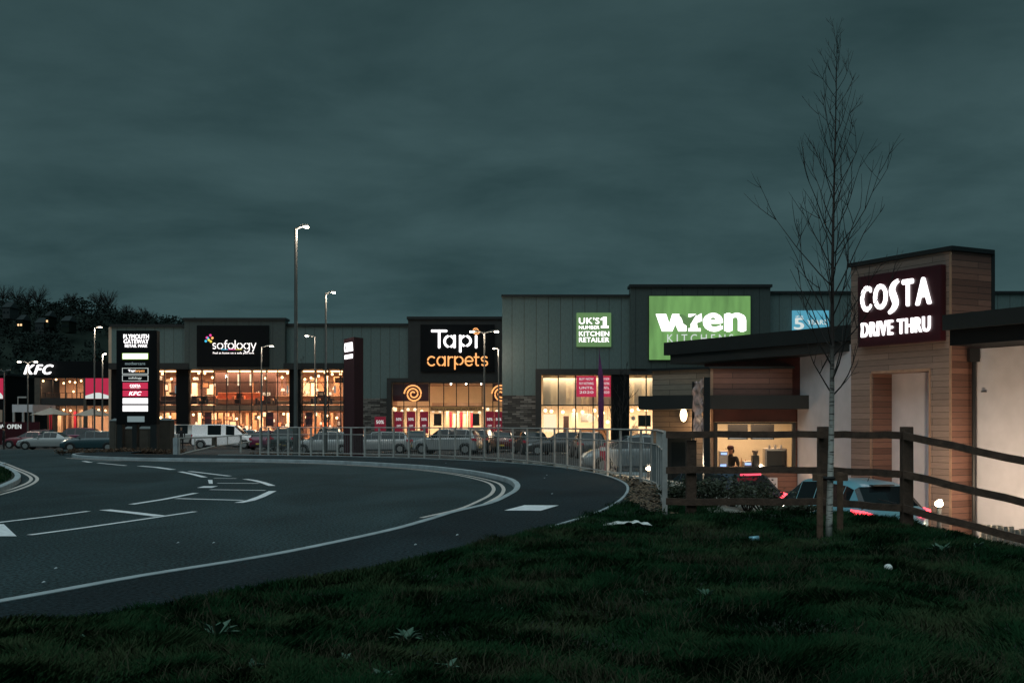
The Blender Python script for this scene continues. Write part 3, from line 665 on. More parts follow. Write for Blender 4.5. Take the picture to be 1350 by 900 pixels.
for i, (px, m) in enumerate(((230, 'sofa_dark'), (258, 'sofa_tan'), (290, 'sofa_dark'), (318, 'sofa_tan'), (376, 'sofa_dark'), (405, 'sofa_tan'), (440, 'sofa_orange'))):
    Y = YA + 4 + (i % 3); sofa((WX(px, Y), Y, GZ + .05), m, f'{nm[m]} sofa on the ground floor of the furniture shop, {ORD[i]} from left', 2)
def partition(px0, px1, py0, py1, Y, m, label, cat='display panel'):
    t = thing('display_panel', label, cat, (WX((px0 + px1) / 2, Y), Y, WZ(py1, Y)), 0, 'display panels inside the shops')
    MB().box(WX(px0, Y), WX(px1, Y), Y, Y + .12, WZ(py1, Y), WZ(py0, Y)).build('panel', m, t)
    MB().box(WX(px0, Y) - .05, WX(px1, Y) + .05, Y - .03, Y + .15, WZ(py1, Y) - .06, WZ(py1, Y) + .02).build('foot', M['dark_metal'], t)
pc = ['cream', 'int_wall2', 'int_wall', 'sofa_tan', 'sofa_dark']
cn = {'cream': 'cream', 'int_wall2': 'pale', 'int_wall': 'tan', 'sofa_tan': 'brown', 'sofa_dark': 'dark brown'}
random.seed(21)
k1 = 0
for px in list(range(210, 232, 8)) + list(range(252, 380, 9)) + list(range(400, 450, 9)):
    m = random.choice(pc); wpx = random.uniform(3, 7); Y = YA + random.uniform(4, 10)
    partition(px, px + wpx, 541 + 3, GB - .5, Y, M[m], f'{cn[m]} room divider on ground floor of furniture shop, {ORD[k1]} from left'); k1 += 1
k1 = 0
for px in list(range(210, 232, 9)) + list(range(253, 380, 10)) + list(range(400, 450, 10)):
    m = random.choice(pc); wpx = random.uniform(3, 8); Y = YA + random.uniform(4, 10)
    partition(px, px + wpx, random.uniform(495, 508), 535, Y, M[m], f'{cn[m]} room divider on upper floor of furniture shop, {ORD[k1]} from left'); k1 += 1
# big dark graphic panel behind the upper glass
partition(284, 332, 490, 534, YA + 3.0, M['sofa_dark'], 'wide dark graphic panel behind the upper middle glass above orange sofas')
t = partition(334, 364, 490, 534, YA + 3.0, M['sofa_dark'], 'dark graphic panel with pale word on it behind upper glass')
wd_ = thing('window_word', 'pale word graphic on the dark upper window panel', 'window graphic', W(347, 530, YA + 2.9)); lettering('things', M['g_cream'], wd_, W(347, 519, YA + 2.95), (1, 0), 1.5, .55)
def pendant(px, py, Y, zt, label, m='g_warm', r=.13, grp='pendant lamps inside the shops'):
    z = WZ(py, Y); t = thing('pendant_lamp', label, 'pendant lamp', (WX(px, Y), Y, z), 0, grp)
    MB().ball((WX(px, Y), Y, z), r, 10, 6).build('bulb', M[m], t, smooth=True); MB().tube([(WX(px, Y), Y, z + r), (WX(px, Y), Y, zt)], .012, 4).build('cord', M['trim'], t)
for i, px in enumerate((214, 226, 256, 262, 270, 280, 295, 308, 322, 338, 350, 360, 372, 379, 402, 410, 420, 428, 438, 449)):
    pendant(px, random.uniform(490, 500), YA + random.uniform(1.6, 7), WZ(487, YA), f'upper floor pendant lamp in furniture shop, {ORD[i]} from left')
for i, px in enumerate((212, 224, 255, 268, 277, 292, 312, 334, 341, 358, 374, 404, 416, 431, 444)):
    pendant(px, random.uniform(545, 552), YA + random.uniform(1.6, 7), ZM, f'ground floor pendant lamp in furniture shop, {ORD[i]} from left')
def strip(px0, px1, py, Y, label):
    tag(MB().box(WX(px0, Y), WX(px1, Y), Y, Y + .3, WZ(py, Y) - .05, WZ(py, Y) + .05).build('strip_light', M['g_warm']), label, 'strip light', 'strip lights inside the shops')
for i, (a, b) in enumerate(((209, 232), (252, 264), (268, 281), (300, 330), (334, 350), (353, 380), (398, 414), (418, 432), (436, 451))):
    strip(a, b, 489.3, YA + 1.5, f'bright strip light under the shop ceiling, {ORD[i]} from left')
for i, px in enumerate((274.5, 356, 407.5)):
    Y = YA + .5; t = thing('hanging_banner', f'dark wine sale banner behind ground floor shop glass, {("left", "middle", "right")[i]} one of three', 'banner', (WX(px, Y), Y, WZ(562, Y)), 0, 'sale banners in the furniture shop')
    MB().box(WX(px - 4.5, Y), WX(px + 4.5, Y), Y, Y + .04, WZ(562, Y), WZ(543, Y)).build('panel', M['poster_dark'], t)
    lettering('sale', M['poster_red'], t, (WX(px, Y), Y - .01, WZ(550, Y)), (1, 0), .5, .22, depth=.01)
for i, (px, py) in enumerate(((299.5, 499), (314, 500), (330, 499), (345, 500))):
    Y = YA + 2.8; tag(MB().box(WX(px - .9, Y), WX(px + .9, Y), Y, Y + .1, WZ(508, Y), WZ(493, Y)).build('wall_light', M['g_cream']), f'tall slim lit slot on the dark upper panel, {ORD[i]} from left', 'wall light', 'slim wall lights')
for i, px in enumerate((231.5, 379, 441.5)):
    Y = YA + .8; tag(MB().box(WX(px - 1, Y), WX(px + 1, Y), Y, Y + .06, WZ(518, Y), WZ(508, Y)).build('screen', M['g_pale']), f'small pale blue screen behind upper shop glass, {("left", "middle", "right")[i]}', 'screen', 'small shop screens')
random.seed(90); kk_ = 0
for lvl, (ya, yb) in (('upper', (500, 528)), ('ground', (546, 572))):
    for i, px in enumerate([211, 219, 228] + list(range(253, 381, 6)) + list(range(399, 451, 6))):
        if lvl == 'upper' and 284 < px < 366: continue
        Y = YA + random.uniform(1.4, 6); py = random.uniform(ya, yb); hh = random.uniform(.25, .9); ww = random.uniform(.12, .5); lit = random.random() < .45
        t = thing('wall_picture' if not lit else 'table_lamp', ('dark framed picture' if not lit else 'small glowing shade lamp') + f', {lvl} floor of the furniture shop, {ORD[i]} display from left', 'picture' if not lit else 'lamp', (WX(px, Y), Y, WZ(py, Y)), 0, 'small displays in the furniture shop')
        x = WX(px, Y); z = WZ(py, Y)
        if lit:
            MB().tube([(x, Y, z), (x, Y, z + .28)], [ww * .4 + .06, ww * .25 + .05], 8).build('lamp_shade', M['g_cream'], t); MB().tube([(x, Y, z - .4), (x, Y, z)], .025, 5).build('stem', M['trim'], t)
        else:
            MB().box(x - ww, x + ww, Y, Y + .05, z, z + hh).build('frame', M['sofa_dark'], t); MB().box(x - ww * .7, x + ww * .7, Y - .01, Y - .002, z + hh * .2, z + hh * .8).build('print', M[random.choice(('cream', 'sofa_orange', 'poster_white', 'sofa_tan'))], t)
# sign of the furniture shop
sg = thing('shop_sign', 'black sign board with thin white lettering and coloured dots', 'sign', (WX(310, YA), YA - 1, WZ(483, YA)))
pbox('board', M['black_panel'], sg, 263, 357, 430, 484, YA, 1.0, .18)
ln, tw = monoline('sofology'); sc = (WX(341, YA) - WX(284, YA)) / tw; strokes('lettering', ln, .105, M['g_letter'], sg, (WX(284, YA), YA - 1.03, WZ(460.5, YA)), (1, 0), sc)
lettering('Feel at home on a sofa you love', M['g_letter'], sg, (WX(311, YA), YA - 1.01, WZ(466.3, YA)), (1, 0), 4.1, .26, .03)
MB().box(WX(295, YA), WX(304, YA), YA - 1.04, YA - 1.005, WZ(461.8, YA), WZ(461.0, YA)).build('underline', M['g_cyan'], sg)
MB().box(WX(304, YA), WX(314, YA), YA - 1.04, YA - 1.005, WZ(461.8, YA), WZ(461.0, YA)).build('underline', M['g_pink'], sg)
MB().box(WX(314, YA), WX(322, YA), YA - 1.04, YA - 1.005, WZ(461.8, YA), WZ(461.0, YA)).build('underline', M['g_yellow'], sg)
for px, py, m in ((281, 443, 'g_pink'), (276.5, 446, 'g_pink'), (283.5, 446.5, 'g_orange'), (279, 449, 'g_yellow'), (275, 450.5, 'g_cyan'), (281.5, 451, 'g_yellow'), (277.5, 446.5, 'g_cyan')):
    MB().ball((WX(px, YA), YA - 1.05, WZ(py, YA)), .13, 8, 5, sy=.3).build('dot', M[m], sg)

# ---- carpet shop (middle) at 115 m
cs = thing('carpet_shop', 'dark fronted carpet shop with glazed red and cream entrance', 'shop building', (WX(600, YA), YA, GZ))
pbox('feature_wall', M['brown_frame'], cs, 539, 676, 422, 499, YA, .9, 1.6); pbox('parapet', M['dark_metal'], cs, 537.5, 676, 418.5, 422, YA, 1.1, 2)
pbox('entrance_frame', M['brown_frame'], cs, 512, 676, 499, 504.5, YA, 1.5, 1.6); pbox('entrance_frame', M['brown_frame'], cs, 512, 518, 504.5, GB, YA, 1.5, 1.6)
window(cs, 518, 676, 504.5, GB, YA, [534, 551, 567.5, 586, 602.5, 618.5, 636, 650], [536], front=1.3)
for n_, y in (('back_wall', 9), ): MB().box(WX(512, YA), WX(690, YA), YA + y, YA + y + .3, GZ, WZ(500, YA)).build(n_, M['int_wall2'], cs)
MB().box(WX(514, YA), WX(690, YA), YA - 1, YA + 9, GZ + .01, GZ + .05).build('floor', M['int_floor'], cs)
MB().box(WX(514, YA), WX(690, YA), YA + .8, YA + 9, WZ(505, YA), WZ(505, YA) + .15).build('ceiling', M['int_ceiling'], cs)
MB().box(WX(567, YA), WX(636, YA), YA + 3.0, YA + 3.2, WZ(538, YA), WZ(530, YA)).build('bulkhead', M['int_wall'], cs)
for px in (530, 558, 590, 620, 650):
    area('shop_light', (WX(px, YA), YA + 3.5, WZ(536, YA)), 2.4, 4, 520, (1, .68, .4)); 
for px in (585, 605, 625): area('shop_light', (WX(px, YA), YA + 1.5, WZ(506, YA)), 1, 1, 40, (1, .68, .4))
pbox('window_panel', M['poster_dark'], cs, 519, 566, 506, 529, YA, .8, .05); pbox('window_panel', M['poster_dark'], cs, 650, 676, 506, 529, YA, .8, .05)
def swirl(px, py, Yp, r, par_label, wdt, turns=2.4, m='g_orange', par=None):
    t = par or thing('swirl_emblem', par_label, 'sign', (WX(px, Yp), Yp, WZ(py, Yp) - r), 0, 'glowing swirls in the carpet shop windows')
    pts = []
    for i in range(46):
        a = i / 45 * turns * 2 * math.pi; q = r * (.16 + .84 * i / 45) if turns > 1.5 else r
        pts.append((q * math.cos(a + .6), q * math.sin(a + .6)))
    mb = MB(); mb.tube([(WX(px, Yp) + x, Yp, WZ(py, Yp) + y) for x, y in pts], wdt / 2, 6); mb.build('swirl', M[m], t, smooth=True); return t
swirl(545, 519, YA - 1.45, .92, 'left glowing orange swirl behind red shop window', .17); swirl(660.5, 519, YA - 1.45, .92, 'right glowing orange swirl, cut by the kitchen shop corner', .17)
bn = thing('quote_banner', 'orange banner with dark slogan above the carpet shop doors', 'banner', (WX(601, YA), YA - 1.6, WZ(543, YA)))
pbox('panel', M['orange_banner'], bn, 567.5, 636, 536.5, 542, YA, 1.6, .06); lettering("Bring us a quote and we'll BEAT it", M['poster_dark'], bn, (WX(602, YA), YA - 1.61, WZ(539.2, YA)), (1, 0), 4.9, .27, .02, depth=.01)
for i, px in enumerate((527.5, 543.5, 560.5, 646, 657.5)):
    t = thing('sale_poster', f'dark red half price poster in the carpet shop window, {ORD[i]} from left', 'poster', (WX(px, YA), YA - 1.4, WZ(570, YA)), 0, 'red posters in the carpet shop window')
    pbox('panel', M['poster_red'], t, px - 5.6, px + 5.6, 542.5, 571, YA, 1.36, .03)
    lettering('50%', M['g_white_dim'], t, (WX(px, YA), YA - 1.37, WZ(552.5, YA)), (1, 0), .55, .28, .03, depth=.01); lettering('OFF', M['g_white_dim'], t, (WX(px, YA), YA - 1.37, WZ(561, YA)), (1, 0), .4, .2, .02, depth=.01)
t = thing('sale_board', 'red square half price board standing left of the carpet shop entrance', 'sign', (WX(501, 110), 110, GZ))
MB().box(WX(494, 110), WX(508.5, 110), 110, 110.1, WZ(568, 110), WZ(549, 110)).build('board', M['poster_red'], t); lettering('50%', M['g_white_dim'], t, (WX(501, 110), 109.99, WZ(556, 110)), (1, 0), .75, .34, .03, depth=.01)
MB().tube([(WX(497, 110), 110.05, GZ), (WX(497, 110), 110.05, WZ(568, 110))], .03).build('leg', M['pole'], t); MB().tube([(WX(505, 110), 110.05, GZ), (WX(505, 110), 110.05, WZ(568, 110))], .03).build('leg', M['pole'], t)
for i, (a, b, c, d) in enumerate(((572, 582, 545, 560), (623, 632, 545, 560))):
    partition(a, b, c, d, YA + 1, M['black_plastic'], f'dark display board beside the carpet shop doors, {("left", "right")[i]} one')
for i in range(9):
    a = 588 + i * 4.6; partition(a, a + 3.2, 541 + (i % 3) * 2, GB - 1, YA + 3 + i % 4, M[('cream', 'poster_red', 'int_wall2')[i % 3]], f'upright carpet roll display inside the doors, {ORD[i]} from left')
for i, px in enumerate((521, 530, 538, 547, 556, 571, 580, 592, 604, 612, 622, 632, 643, 655)):
    pendant(px, random.uniform(539, 544), YA + random.uniform(0, 5), WZ(536, YA), f'bright lamp inside the carpet shop, {ORD[i]} from left', 'g_cream', .17)
for i, px in enumerate((594.5, 614.5, 634.5)): pendant(px, 505.8, YA - .6, WZ(504, YA), f'small white downlight above the carpet shop glass, {ORD[i]} from left', 'g_lampw', .08)
sg = thing('shop_sign', 'dark sign board with white and orange rounded lettering', 'sign', (WX(604, YA), YA - 1, WZ(490, YA)))
pbox('board', M['black_panel'], sg, 555.5, 652.5, 429, 490.5, YA, 1.1, .2)
x0 = WX(573, YA); sc = (WX(589, YA) - WX(572, YA)) / 1.0
def wl(lines, m, wdt): strokes('lettering', lines, wdt, M[m], sg, (0, YA - 1.16, 0), (1, 0), 1, .05)
def gpx(ch, px0, px1, base, top, m, wdt):        # fit one glyph to a pixel box
    g, _ = glyph(ch); xs_ = [p[0] for l in g for p in l]; ys_ = [p[1] for l in g for p in l]; a, b = min(xs_), max(xs_); c, d = min(ys_), max(ys_)
    b = b if b > a else a + 1
    L2 = [[(WX(px0 + (x - a) / (b - a) * (px1 - px0), YA), WZ(base + (y - c) / (d - c) * (top - base), YA)) for x, y in l] for l in g]; wl(L2, m, wdt)
gpx('T', 571, 589, 458.5, 437.5, 'g_white', .27); gpx('a', 587, 600, 458.2, 444, 'g_white', .27); gpx('p', 607.5, 621, 464, 444, 'g_white', .27); gpx('i', 628.2, 628.2, 458.5, 444.5, 'g_white', .27)
swirl(627.5, 436, YA - 1.2, .38, '', .11, 1.9, 'g_orange', sg)
for ch, a, b, c, d in (('c', 565, 573.5, 482.5, 471), ('a', 577.5, 587.5, 482.5, 471), ('r', 592, 597.5, 482.5, 471), ('p', 600.5, 611, 487, 471), ('e', 614, 624, 482.5, 471), ('t', 626, 631.5, 482.5, 467), ('s', 635, 643, 482.5, 471)): gpx(ch, a, b, c, d, 'g_orange', .17)

# ---- kitchen shop (right) at 89 m
YK = 89.; KB_ = 560 + (HZ - GZ) / YK * F
ks = thing('kitchen_shop', 'tall grey clad kitchen shop with bright cream windows', 'shop building', (WX(840, YK), YK, GZ))
pbox('wall', M['clad_light'], ks, 662, 706, 391, 521, YK, 0, .4); pbox('wall', M['clad_light'], ks, 706, 830, 391, 487, YK, 0, .4); pbox('wall', M['clad_light'], ks, 1013, 1440, 387, KB_, YK, 0, .4)
pbox('stone_wall', M['stone_strip'], ks, 662, 706, 521, KB_, YK, 0, .4)
pbox('parapet', M['dark_metal'], ks, 661, 830, 388.5, 391.2, YK, .2, .8); pbox('parapet', M['dark_metal'], ks, 1013, 1440, 384, 387, YK, .2, .8)
pbox('entrance_frame', M['brown_frame'], ks, 706, 713, 487, KB_, YK, .5, .9); pbox('entrance_frame', M['brown_frame'], ks, 706, 1013, 486.5, 494, YK, .504, .9)
pbox('feature_wall', M['clad_mid'], ks, 830, 1013, 380, 486.5, YK, .7, 1.2); pbox('parapet', M['dark_metal'], ks, 828.5, 1015, 376.5, 380, YK, .9, 1.8)
pbox('pillar', M['black_panel'], ks, 806, 829, 494, KB_, YK, .4, .8)
MB().box(WX(662, YK), WX(662, YK) + .3, YK + .4, YK + 50, GZ, WZ(391, YK)).build('side_wall', M['clad_light'], ks)
MB().box(WX(662, YK), WX(1440, YK), YK + .4, YK + 50, WZ(391, YK) - .3, WZ(391, YK) - .05).build('roof', M['dark_metal'], ks)
window(ks, 713, 806, 494, KB_, YK, [736, 759, 782], [534]); window(ks, 829, 1013, 494, KB_, YK, [852, 875, 898, 921, 944, 967, 990], [534])
kx0, kx1 = WX(713, YK), WX(1013, YK)
MB().box(kx0, kx1, YK + 8, YK + 8.3, GZ, WZ(490, YK)).build('back_wall', M['cream'], ks); MB().box(kx0, kx1, YK + .3, YK + 8, GZ + .01, GZ + .05).build('floor', M['wood_floor'], ks)
MB().box(kx0, kx1, YK + .5, YK + 8, WZ(493, YK), WZ(491, YK)).build('ceiling', M['cream'], ks)
mb = MB()
for k in range(30):
    px = 716 + k * 10; y = YK + 1.6
    y += .25 * (k % 2); mb.box(WX(px, y), WX(px + 10.2, y), y, y + .05, WZ(535, y), WZ(495, y)); y -= .25 * (k % 2)
mb.build('upper_screen', M['int_wall2'], ks)
for px in (730, 775, 850, 900, 950):
    area('shop_light', (WX(px, YK), YK + 3, WZ(497, YK)), 3, 4, 250, (1, .76, .52)); area('shop_light', (WX(px, YK), YK + 4, WZ(537, YK)), 3, 4, 330, (1, .80, .58))
def kitchen_item(px0, px1, py0, py1, dy, m, label, name='kitchen_unit'):
    Y = YK + dy; t = thing(name, label, 'kitchen display', (WX((px0 + px1) / 2, Y), Y, WZ(py1, Y)), 0, 'kitchen displays')
    MB().box(WX(px0, Y), WX(px1, Y), Y, Y + .5, WZ(py1, Y), WZ(py0, Y)).build('cabinet', M[m], t, bevel=.02)
    n = max(1, int((px1 - px0) / 8))
    for k in range(n):
        a = px0 + (px1 - px0) * k / n; b = px0 + (px1 - px0) * (k + 1) / n; MB().box(WX(a, Y) + .03, WX(b, Y) - .03, Y - .025, Y - .003, WZ(py1, Y) + .05, WZ(py0, Y) - .05).build('door', M[m], t)
kitchen_item(717, 733, 546, 569, 2, 'g_cream', 'tall glowing white display cabinet at the left window'); kitchen_item(743, 750, 548, 575, 3, 'sofa_dark', 'dark tall oven housing between pale units'); kitchen_item(754, 762, 544, 578, 4, 'cream', 'cream tall kitchen cabinet in the window')
kitchen_item(764, 800, 565, 590, 3, 'sofa_tan', 'brown kitchen island unit in the left window'); kitchen_item(766, 778, 545, 556, 5, 'steel', 'steel cooker hood over the kitchen island'); kitchen_item(833, 842, 560, 590, 3, 'cream', 'cream base unit at the second window')
kitchen_item(842, 858, 547, 562, 2, 'black_panel', 'dark green glass cabinet pair in second window')
for i, (px, py) in enumerate(((719, 541), (727, 542), (742, 543), (757, 541), (768, 543), (776, 551), (784, 541), (795, 544), (801, 556), (833, 541), (842, 539), (852, 540), (727, 505), (790, 548))):
    pendant(px, py, YK + 2.2 + (i % 3), WZ(535, YK) if py > 534 else WZ(494, YK), f'glowing lamp in the kitchen shop, {ORD[i]} hung', 'g_warm', .14)
pendant(779, 551, YK + 1.5, WZ(535, YK), 'largest round glowing lamp in the kitchen shop window', 'g_cream', .33)
ck = thing('wall_clock', 'round white clock in the second kitchen shop window', 'clock', W(835, 551, YK + 1.8)); mb = MB(); mb.tube([W(835, 551, YK + 1.8), W(835, 551, YK + 1.75)], .17, 16).build('face', M['poster_white'], ck)
MB().box(WX(834.8, YK), WX(835.3, YK), YK + 1.74, YK + 1.745, WZ(551, YK), WZ(548.5, YK)).build('hand', M['black_plastic'], ck)
# red hanging window posters
for a, b, lb in ((760, 786, 'larger red window poster with pale writing hanging in kitchen shop'), (792, 805, 'narrower red window poster right of the flag in kitchen shop')):
    t = thing('window_poster', lb, 'poster', W((a + b) / 2, 523, YK - .1)); pbox('panel', M['g_poster'], t, a, b, 495.5, 523, YK, .1, .04)
    for k, s in enumerate(('BUY NOW', 'PAY NOTHING', 'UNTIL', '2020')): lettering(s, M['g_white_dim'], t, (WX((a + b) / 2, YK), YK - .105, WZ(499.5 + k * 5.8, YK)), (1, 0), (b - a) * .72 * YK / F, .2, .02, depth=.01)
# signs
sg = thing('shop_sign', 'large lit green sign with heavy white lettering and small bird', 'sign', W(920, 474, YK - .8))
pbox('board', M['g_green'], sg, 854, 986, 392, 475, YK, .95, .24); pbox('trim', M['dark_metal'], sg, 853, 987, 391, 476, YK, .9, .12)
def bird_letters():
    Y = YK - .96
    def poly(pts, m, dy=0.0):
        n = len(pts); v = [(WX(x, YK), Y - .04 + dy, WZ(y, YK)) for x, y in pts] + [(WX(x, YK), Y + dy + .0, WZ(y, YK)) for x, y in pts]
        return MB().add(v, [tuple(range(n)), tuple(range(2 * n - 1, n - 1, -1))] + [(i, i + n, (i + 1) % n + n, (i + 1) % n) for i in range(n)])
    poly([(862.5, 415.5), (876, 415.5), (880, 428), (884, 415.5), (893, 415.5), (899, 428), (902, 420), (907, 424), (902, 438), (892, 438), (888, 429), (884, 438), (870.5, 438)], 'g').build('lettering', M['g_white'], sg)
    poly([(905, 415.5), (915, 415.5), (916, 418), (922, 414.5), (923, 424.5), (916, 427), (917, 434), (921, 434), (921, 438), (905, 438), (905, 434), (908, 434), (908, 420), (905, 419)], 'r').build('lettering', M['g_white'], sg)
    poly([(892, 417), (896, 415.8), (900, 417.5), (904, 421), (911, 418), (917, 414.6), (913, 420), (909, 427), (905, 431), (904.5, 437), (903, 437), (902.5, 431), (898, 428), (896, 421)], 'b', -.05).build('bird', M['g_green_dim'], sg)
bird_letters()
lettering('e', M['g_white'], sg, (WX(937, YK), YK - .96, WZ(426.2, YK)), (1, 0), 1.55, 1.46, .085, name='lettering'); lettering('n', M['g_white'], sg, (WX(966, YK), YK - .96, WZ(426.2, YK)), (1, 0), 1.7, 1.46, .085)
lettering('K I T C H E N S', M['g_white_dim'], sg, (WX(920.5, YK), YK - .96, WZ(447, YK)), (1, 0), 5.1, .62, -.004)
sg = thing('shop_sign', 'small square green sign with four lines of white writing', 'sign', W(783, 457, YK))
pbox('board', M['g_green_dim'], sg, 760, 805.5, 412.5, 457, YK, .18, .18)
lettering("UK'S", M['g_white'], sg, (WX(776.5, YK), YK - .19, WZ(423, YK)), (1, 0), 1.6, .5, .03); lettering('NUMBER', M['g_white'], sg, (WX(776.5, YK), YK - .19, WZ(431.8, YK)), (1, 0), 1.6, .26, .008); _m = MB(); _y = YK - .2; _m.box(WX(794.6, YK), WX(799.4, YK), _y - .02, _y, WZ(431, YK), WZ(418, YK)); _m.box(WX(792, YK), WX(802, YK), _y - .018, _y, WZ(432.6, YK), WZ(429.6, YK)); _m.add([(WX(791.6, YK), _y - .016, WZ(420.2, YK)), (WX(795.5, YK), _y - .016, WZ(418, YK)), (WX(795.5, YK), _y - .016, WZ(421.6, YK)), (WX(791.6, YK), _y - .016, WZ(422.6, YK))], [(0, 3, 2, 1)]); _m.build('lettering', M['g_white'], sg)
lettering('KITCHEN', M['g_white'], sg, (WX(783, YK), YK - .19, WZ(440, YK)), (1, 0), 2.35, .36, .03); lettering('RETAILER', M['g_white'], sg, (WX(783, YK), YK - .19, WZ(448, YK)), (1, 0), 2.35, .36, .03)
sg = thing('shop_sign', 'blue square sign partly hidden behind the cafe roof', 'sign', W(1068, 458, YK))
pbox('board', M['g_blue'], sg, 1044, 1092, 409.5, 456, YK, .18, .18)
lettering('5', M['g_white_dim'], sg, (WX(1052.5, YK), YK - .19, WZ(427, YK)), (1, 0), .8, .9, .05); lettering('YEARS', M['g_white_dim'], sg, (WX(1076, YK), YK - .19, WZ(425, YK)), (1, 0), 1.5, .36, .03)
lettering('UP TO', M['g_white_dim'], sg, (WX(1053, YK), YK - .19, WZ(417.5, YK)), (1, 0), .55, .14, .02)

# ---- chicken restaurant, far left
YC = 128.; CB = 560 + (HZ - GZ) / YC * F
kf = thing('corner_restaurant', 'dark two storey restaurant with glowing windows on both floors', 'restaurant building', (WX(96, YC), YC, GZ))
pbox('wall', M['black_panel'], kf, 46, 150, 476, 498, YC, 0, .4); pbox('wall', M['brown_frame'], kf, 54, 112, 524.5, 534, YC, .0, .4); pbox('wall', M['box_brown'], kf, 46, 53.5, 498, CB, YC, .1, .5)
pbox('wall', M['box_brown'], kf, 110.5, 114, 498, CB, YC, .1, .5); pbox('wall', M['black_panel'], kf, 114, 150, 498, 534, YC, 0, .4); pbox('wall', M['box_brown'], kf, 144, 150, 534, CB, YC, 0, .4)
window(kf, 53.5, 110.5, 498, 524.5, YC, [69, 86, 101], []); window(kf, 53.5, 110.5, 534, CB, YC, [69, 86, 101], []); window(kf, 114, 144, 534, CB, YC, [124, 134], [])
MB().box(WX(46, YC), WX(152, YC), YC + .4, YC + 14, WZ(479, YC), WZ(477, YC)).build('roof', M['dark_metal'], kf)
MB().box(WX(46, YC), WX(152, YC), YC + 7, YC + 7.3, GZ, WZ(490, YC)).build('back_wall', M['int_wall'], kf); MB().box(WX(46, YC), WX(150, YC), YC + .5, YC + 7, WZ(531, YC), WZ(526, YC)).build('upper_floor', M['int_floor'], kf)
MB().box(WX(46, YC), WX(150, YC), YC + .5, YC + 7, WZ(498, YC), WZ(497, YC)).build('ceiling', M['int_ceiling'], kf); MB().box(WX(46, YC) - .3, WX(46, YC), YC + .4, YC + 14, GZ, WZ(478, YC)).build('side_wall', M['black_panel'], kf)
for px in (65, 95): area('shop_light', (WX(px, YC), YC + 3, WZ(499, YC)), 2.5, 3, 280, WARM)
for px in (65, 95, 128): area('shop_light', (WX(px, YC), YC + 3, WZ(532, YC)), 2.5, 3, 330, WARM)
for i, (px, py) in enumerate(((57, 502), (74, 500), (84, 505), (92, 503), (99, 504), (107, 502), (97, 516))): pendant(px, py, YC + 1.5 + i % 3, WZ(498, YC), f'small lamp on the restaurant upper floor, {ORD[i]} from left', 'g_warm', .12)
for i, (px, py) in enumerate(((57, 540), (64, 545), (73, 542), (84, 540), (93, 541), (106, 542), (120, 541), (130, 540), (139, 541))): pendant(px, py, YC + 1.5 + i % 3, WZ(534, YC), f'small lamp on the restaurant ground floor, {ORD[i]} from left', 'g_warm', .12)
random.seed(5)
for i, px in enumerate((58, 65, 76, 83, 90, 97, 104)):
    m = ('sofa_dark', 'poster_red', 'cream', 'sofa_tan')[i % 4]; partition(px, px + 4, 540 + i % 3, CB - 2, YC + 2 + i % 3, M[m], f'indoor screen on restaurant ground floor, {ORD[i]} from left')
for i, px in enumerate((60, 72, 79, 88, 95, 106)):
    Y = YC + 1.4; t = thing('dining_table', f'dark dining table at the upper restaurant window, {ORD[i]} from left', 'table', (WX(px, Y), Y, WZ(526, Y)), 0, 'dining tables upstairs')
    MB().box(-.45, .45, -.35, .35, .70, .74).build('tabletop', M['sofa_dark'], t, True); MB().tube([(0, 0, 0), (0, 0, .70)], .05, 6).build('leg', M['trim'], t, True)
sg = thing('roof_sign', 'slanted white lit letters standing on the restaurant roof edge', 'sign', W(52, 495, YC))
lettering('KFC', M['g_white'], sg, (WX(52.5, YC), YC - .3, WZ(487, YC)), (1, 0), 3.35, 1.12, .075, .35, .1)
MB().box(WX(36, YC), WX(70, YC), YC - .2, YC - .1, WZ(494.5, YC), WZ(494, YC)).build('rail', M['dark_metal'], sg)
for a, b, lb in ((113.2, 144.5, 'large lit red poster on the upper restaurant wall'), (-8, 4.5, 'red lit poster cut off by the left edge')):
    t = thing('lit_poster', lb, 'poster', W((a + b) / 2, 525.5, YC - .1)); pbox('panel', M['g_poster'], t, a, b, 498.5, 525.5, YC, .14, .1)
    mb = MB(); Y = YC - .15; mb.add([(WX(x, YC), Y, WZ(y, YC)) for x, y in ((a, 525.3), (b, 525.3), (b, 521.5), ((a + b) / 2 + 3, 517.5), ((a + b) / 2 - 3, 517.5), (a, 521.5))], [(0, 1, 2, 3, 4, 5)]); mb.build('pale_band', M['g_white_dim'], t)
# low cladded building and far left wing
t = thing('low_kiosk', 'low white clad canopy building left of the restaurant', 'kiosk', W(30, CB, 120)); Y = 120
MB().box(WX(16, Y), WX(43, Y), Y, Y + 6, WZ(543, Y), WZ(533, Y)).build('fascia', M['render_white'], t); mb = MB()
for px in (16.5, 29, 42): mb = MB(); mb.box(WX(px, Y), WX(px, Y) + .2, Y, Y + .2, GZ, WZ(543, Y)); mb.build('post', M['galv'], t)
MB().box(WX(17, Y), WX(42, Y), Y + 4, Y + 4.3, GZ, WZ(543, Y)).build('wall', M['dark_metal'], t)
MB().box(WX(24, Y), WX(35, Y), Y - .1, Y, WZ(524.5, Y), WZ(522.5, Y)).build('height_bar', M['galv'], t); MB().box(WX(23.5, Y), WX(24.3, Y), Y - .1, Y, WZ(533, Y), WZ(522.5, Y)).build('bar_post', M['galv'], t)
t = thing('left_wing', 'dark building wing at the far left edge', 'building', W(0, CB, 130)); MB().box(WX(-60, 130), WX(8, 130), 130, 142, GZ, WZ(495, 130)).build('wall', M['black_panel'], t)
MB().box(WX(-60, 130), WX(8, 130) + .2, 129.8, 142, WZ(495, 130), WZ(492, 130)).build('roof', M['dark_metal'], t)
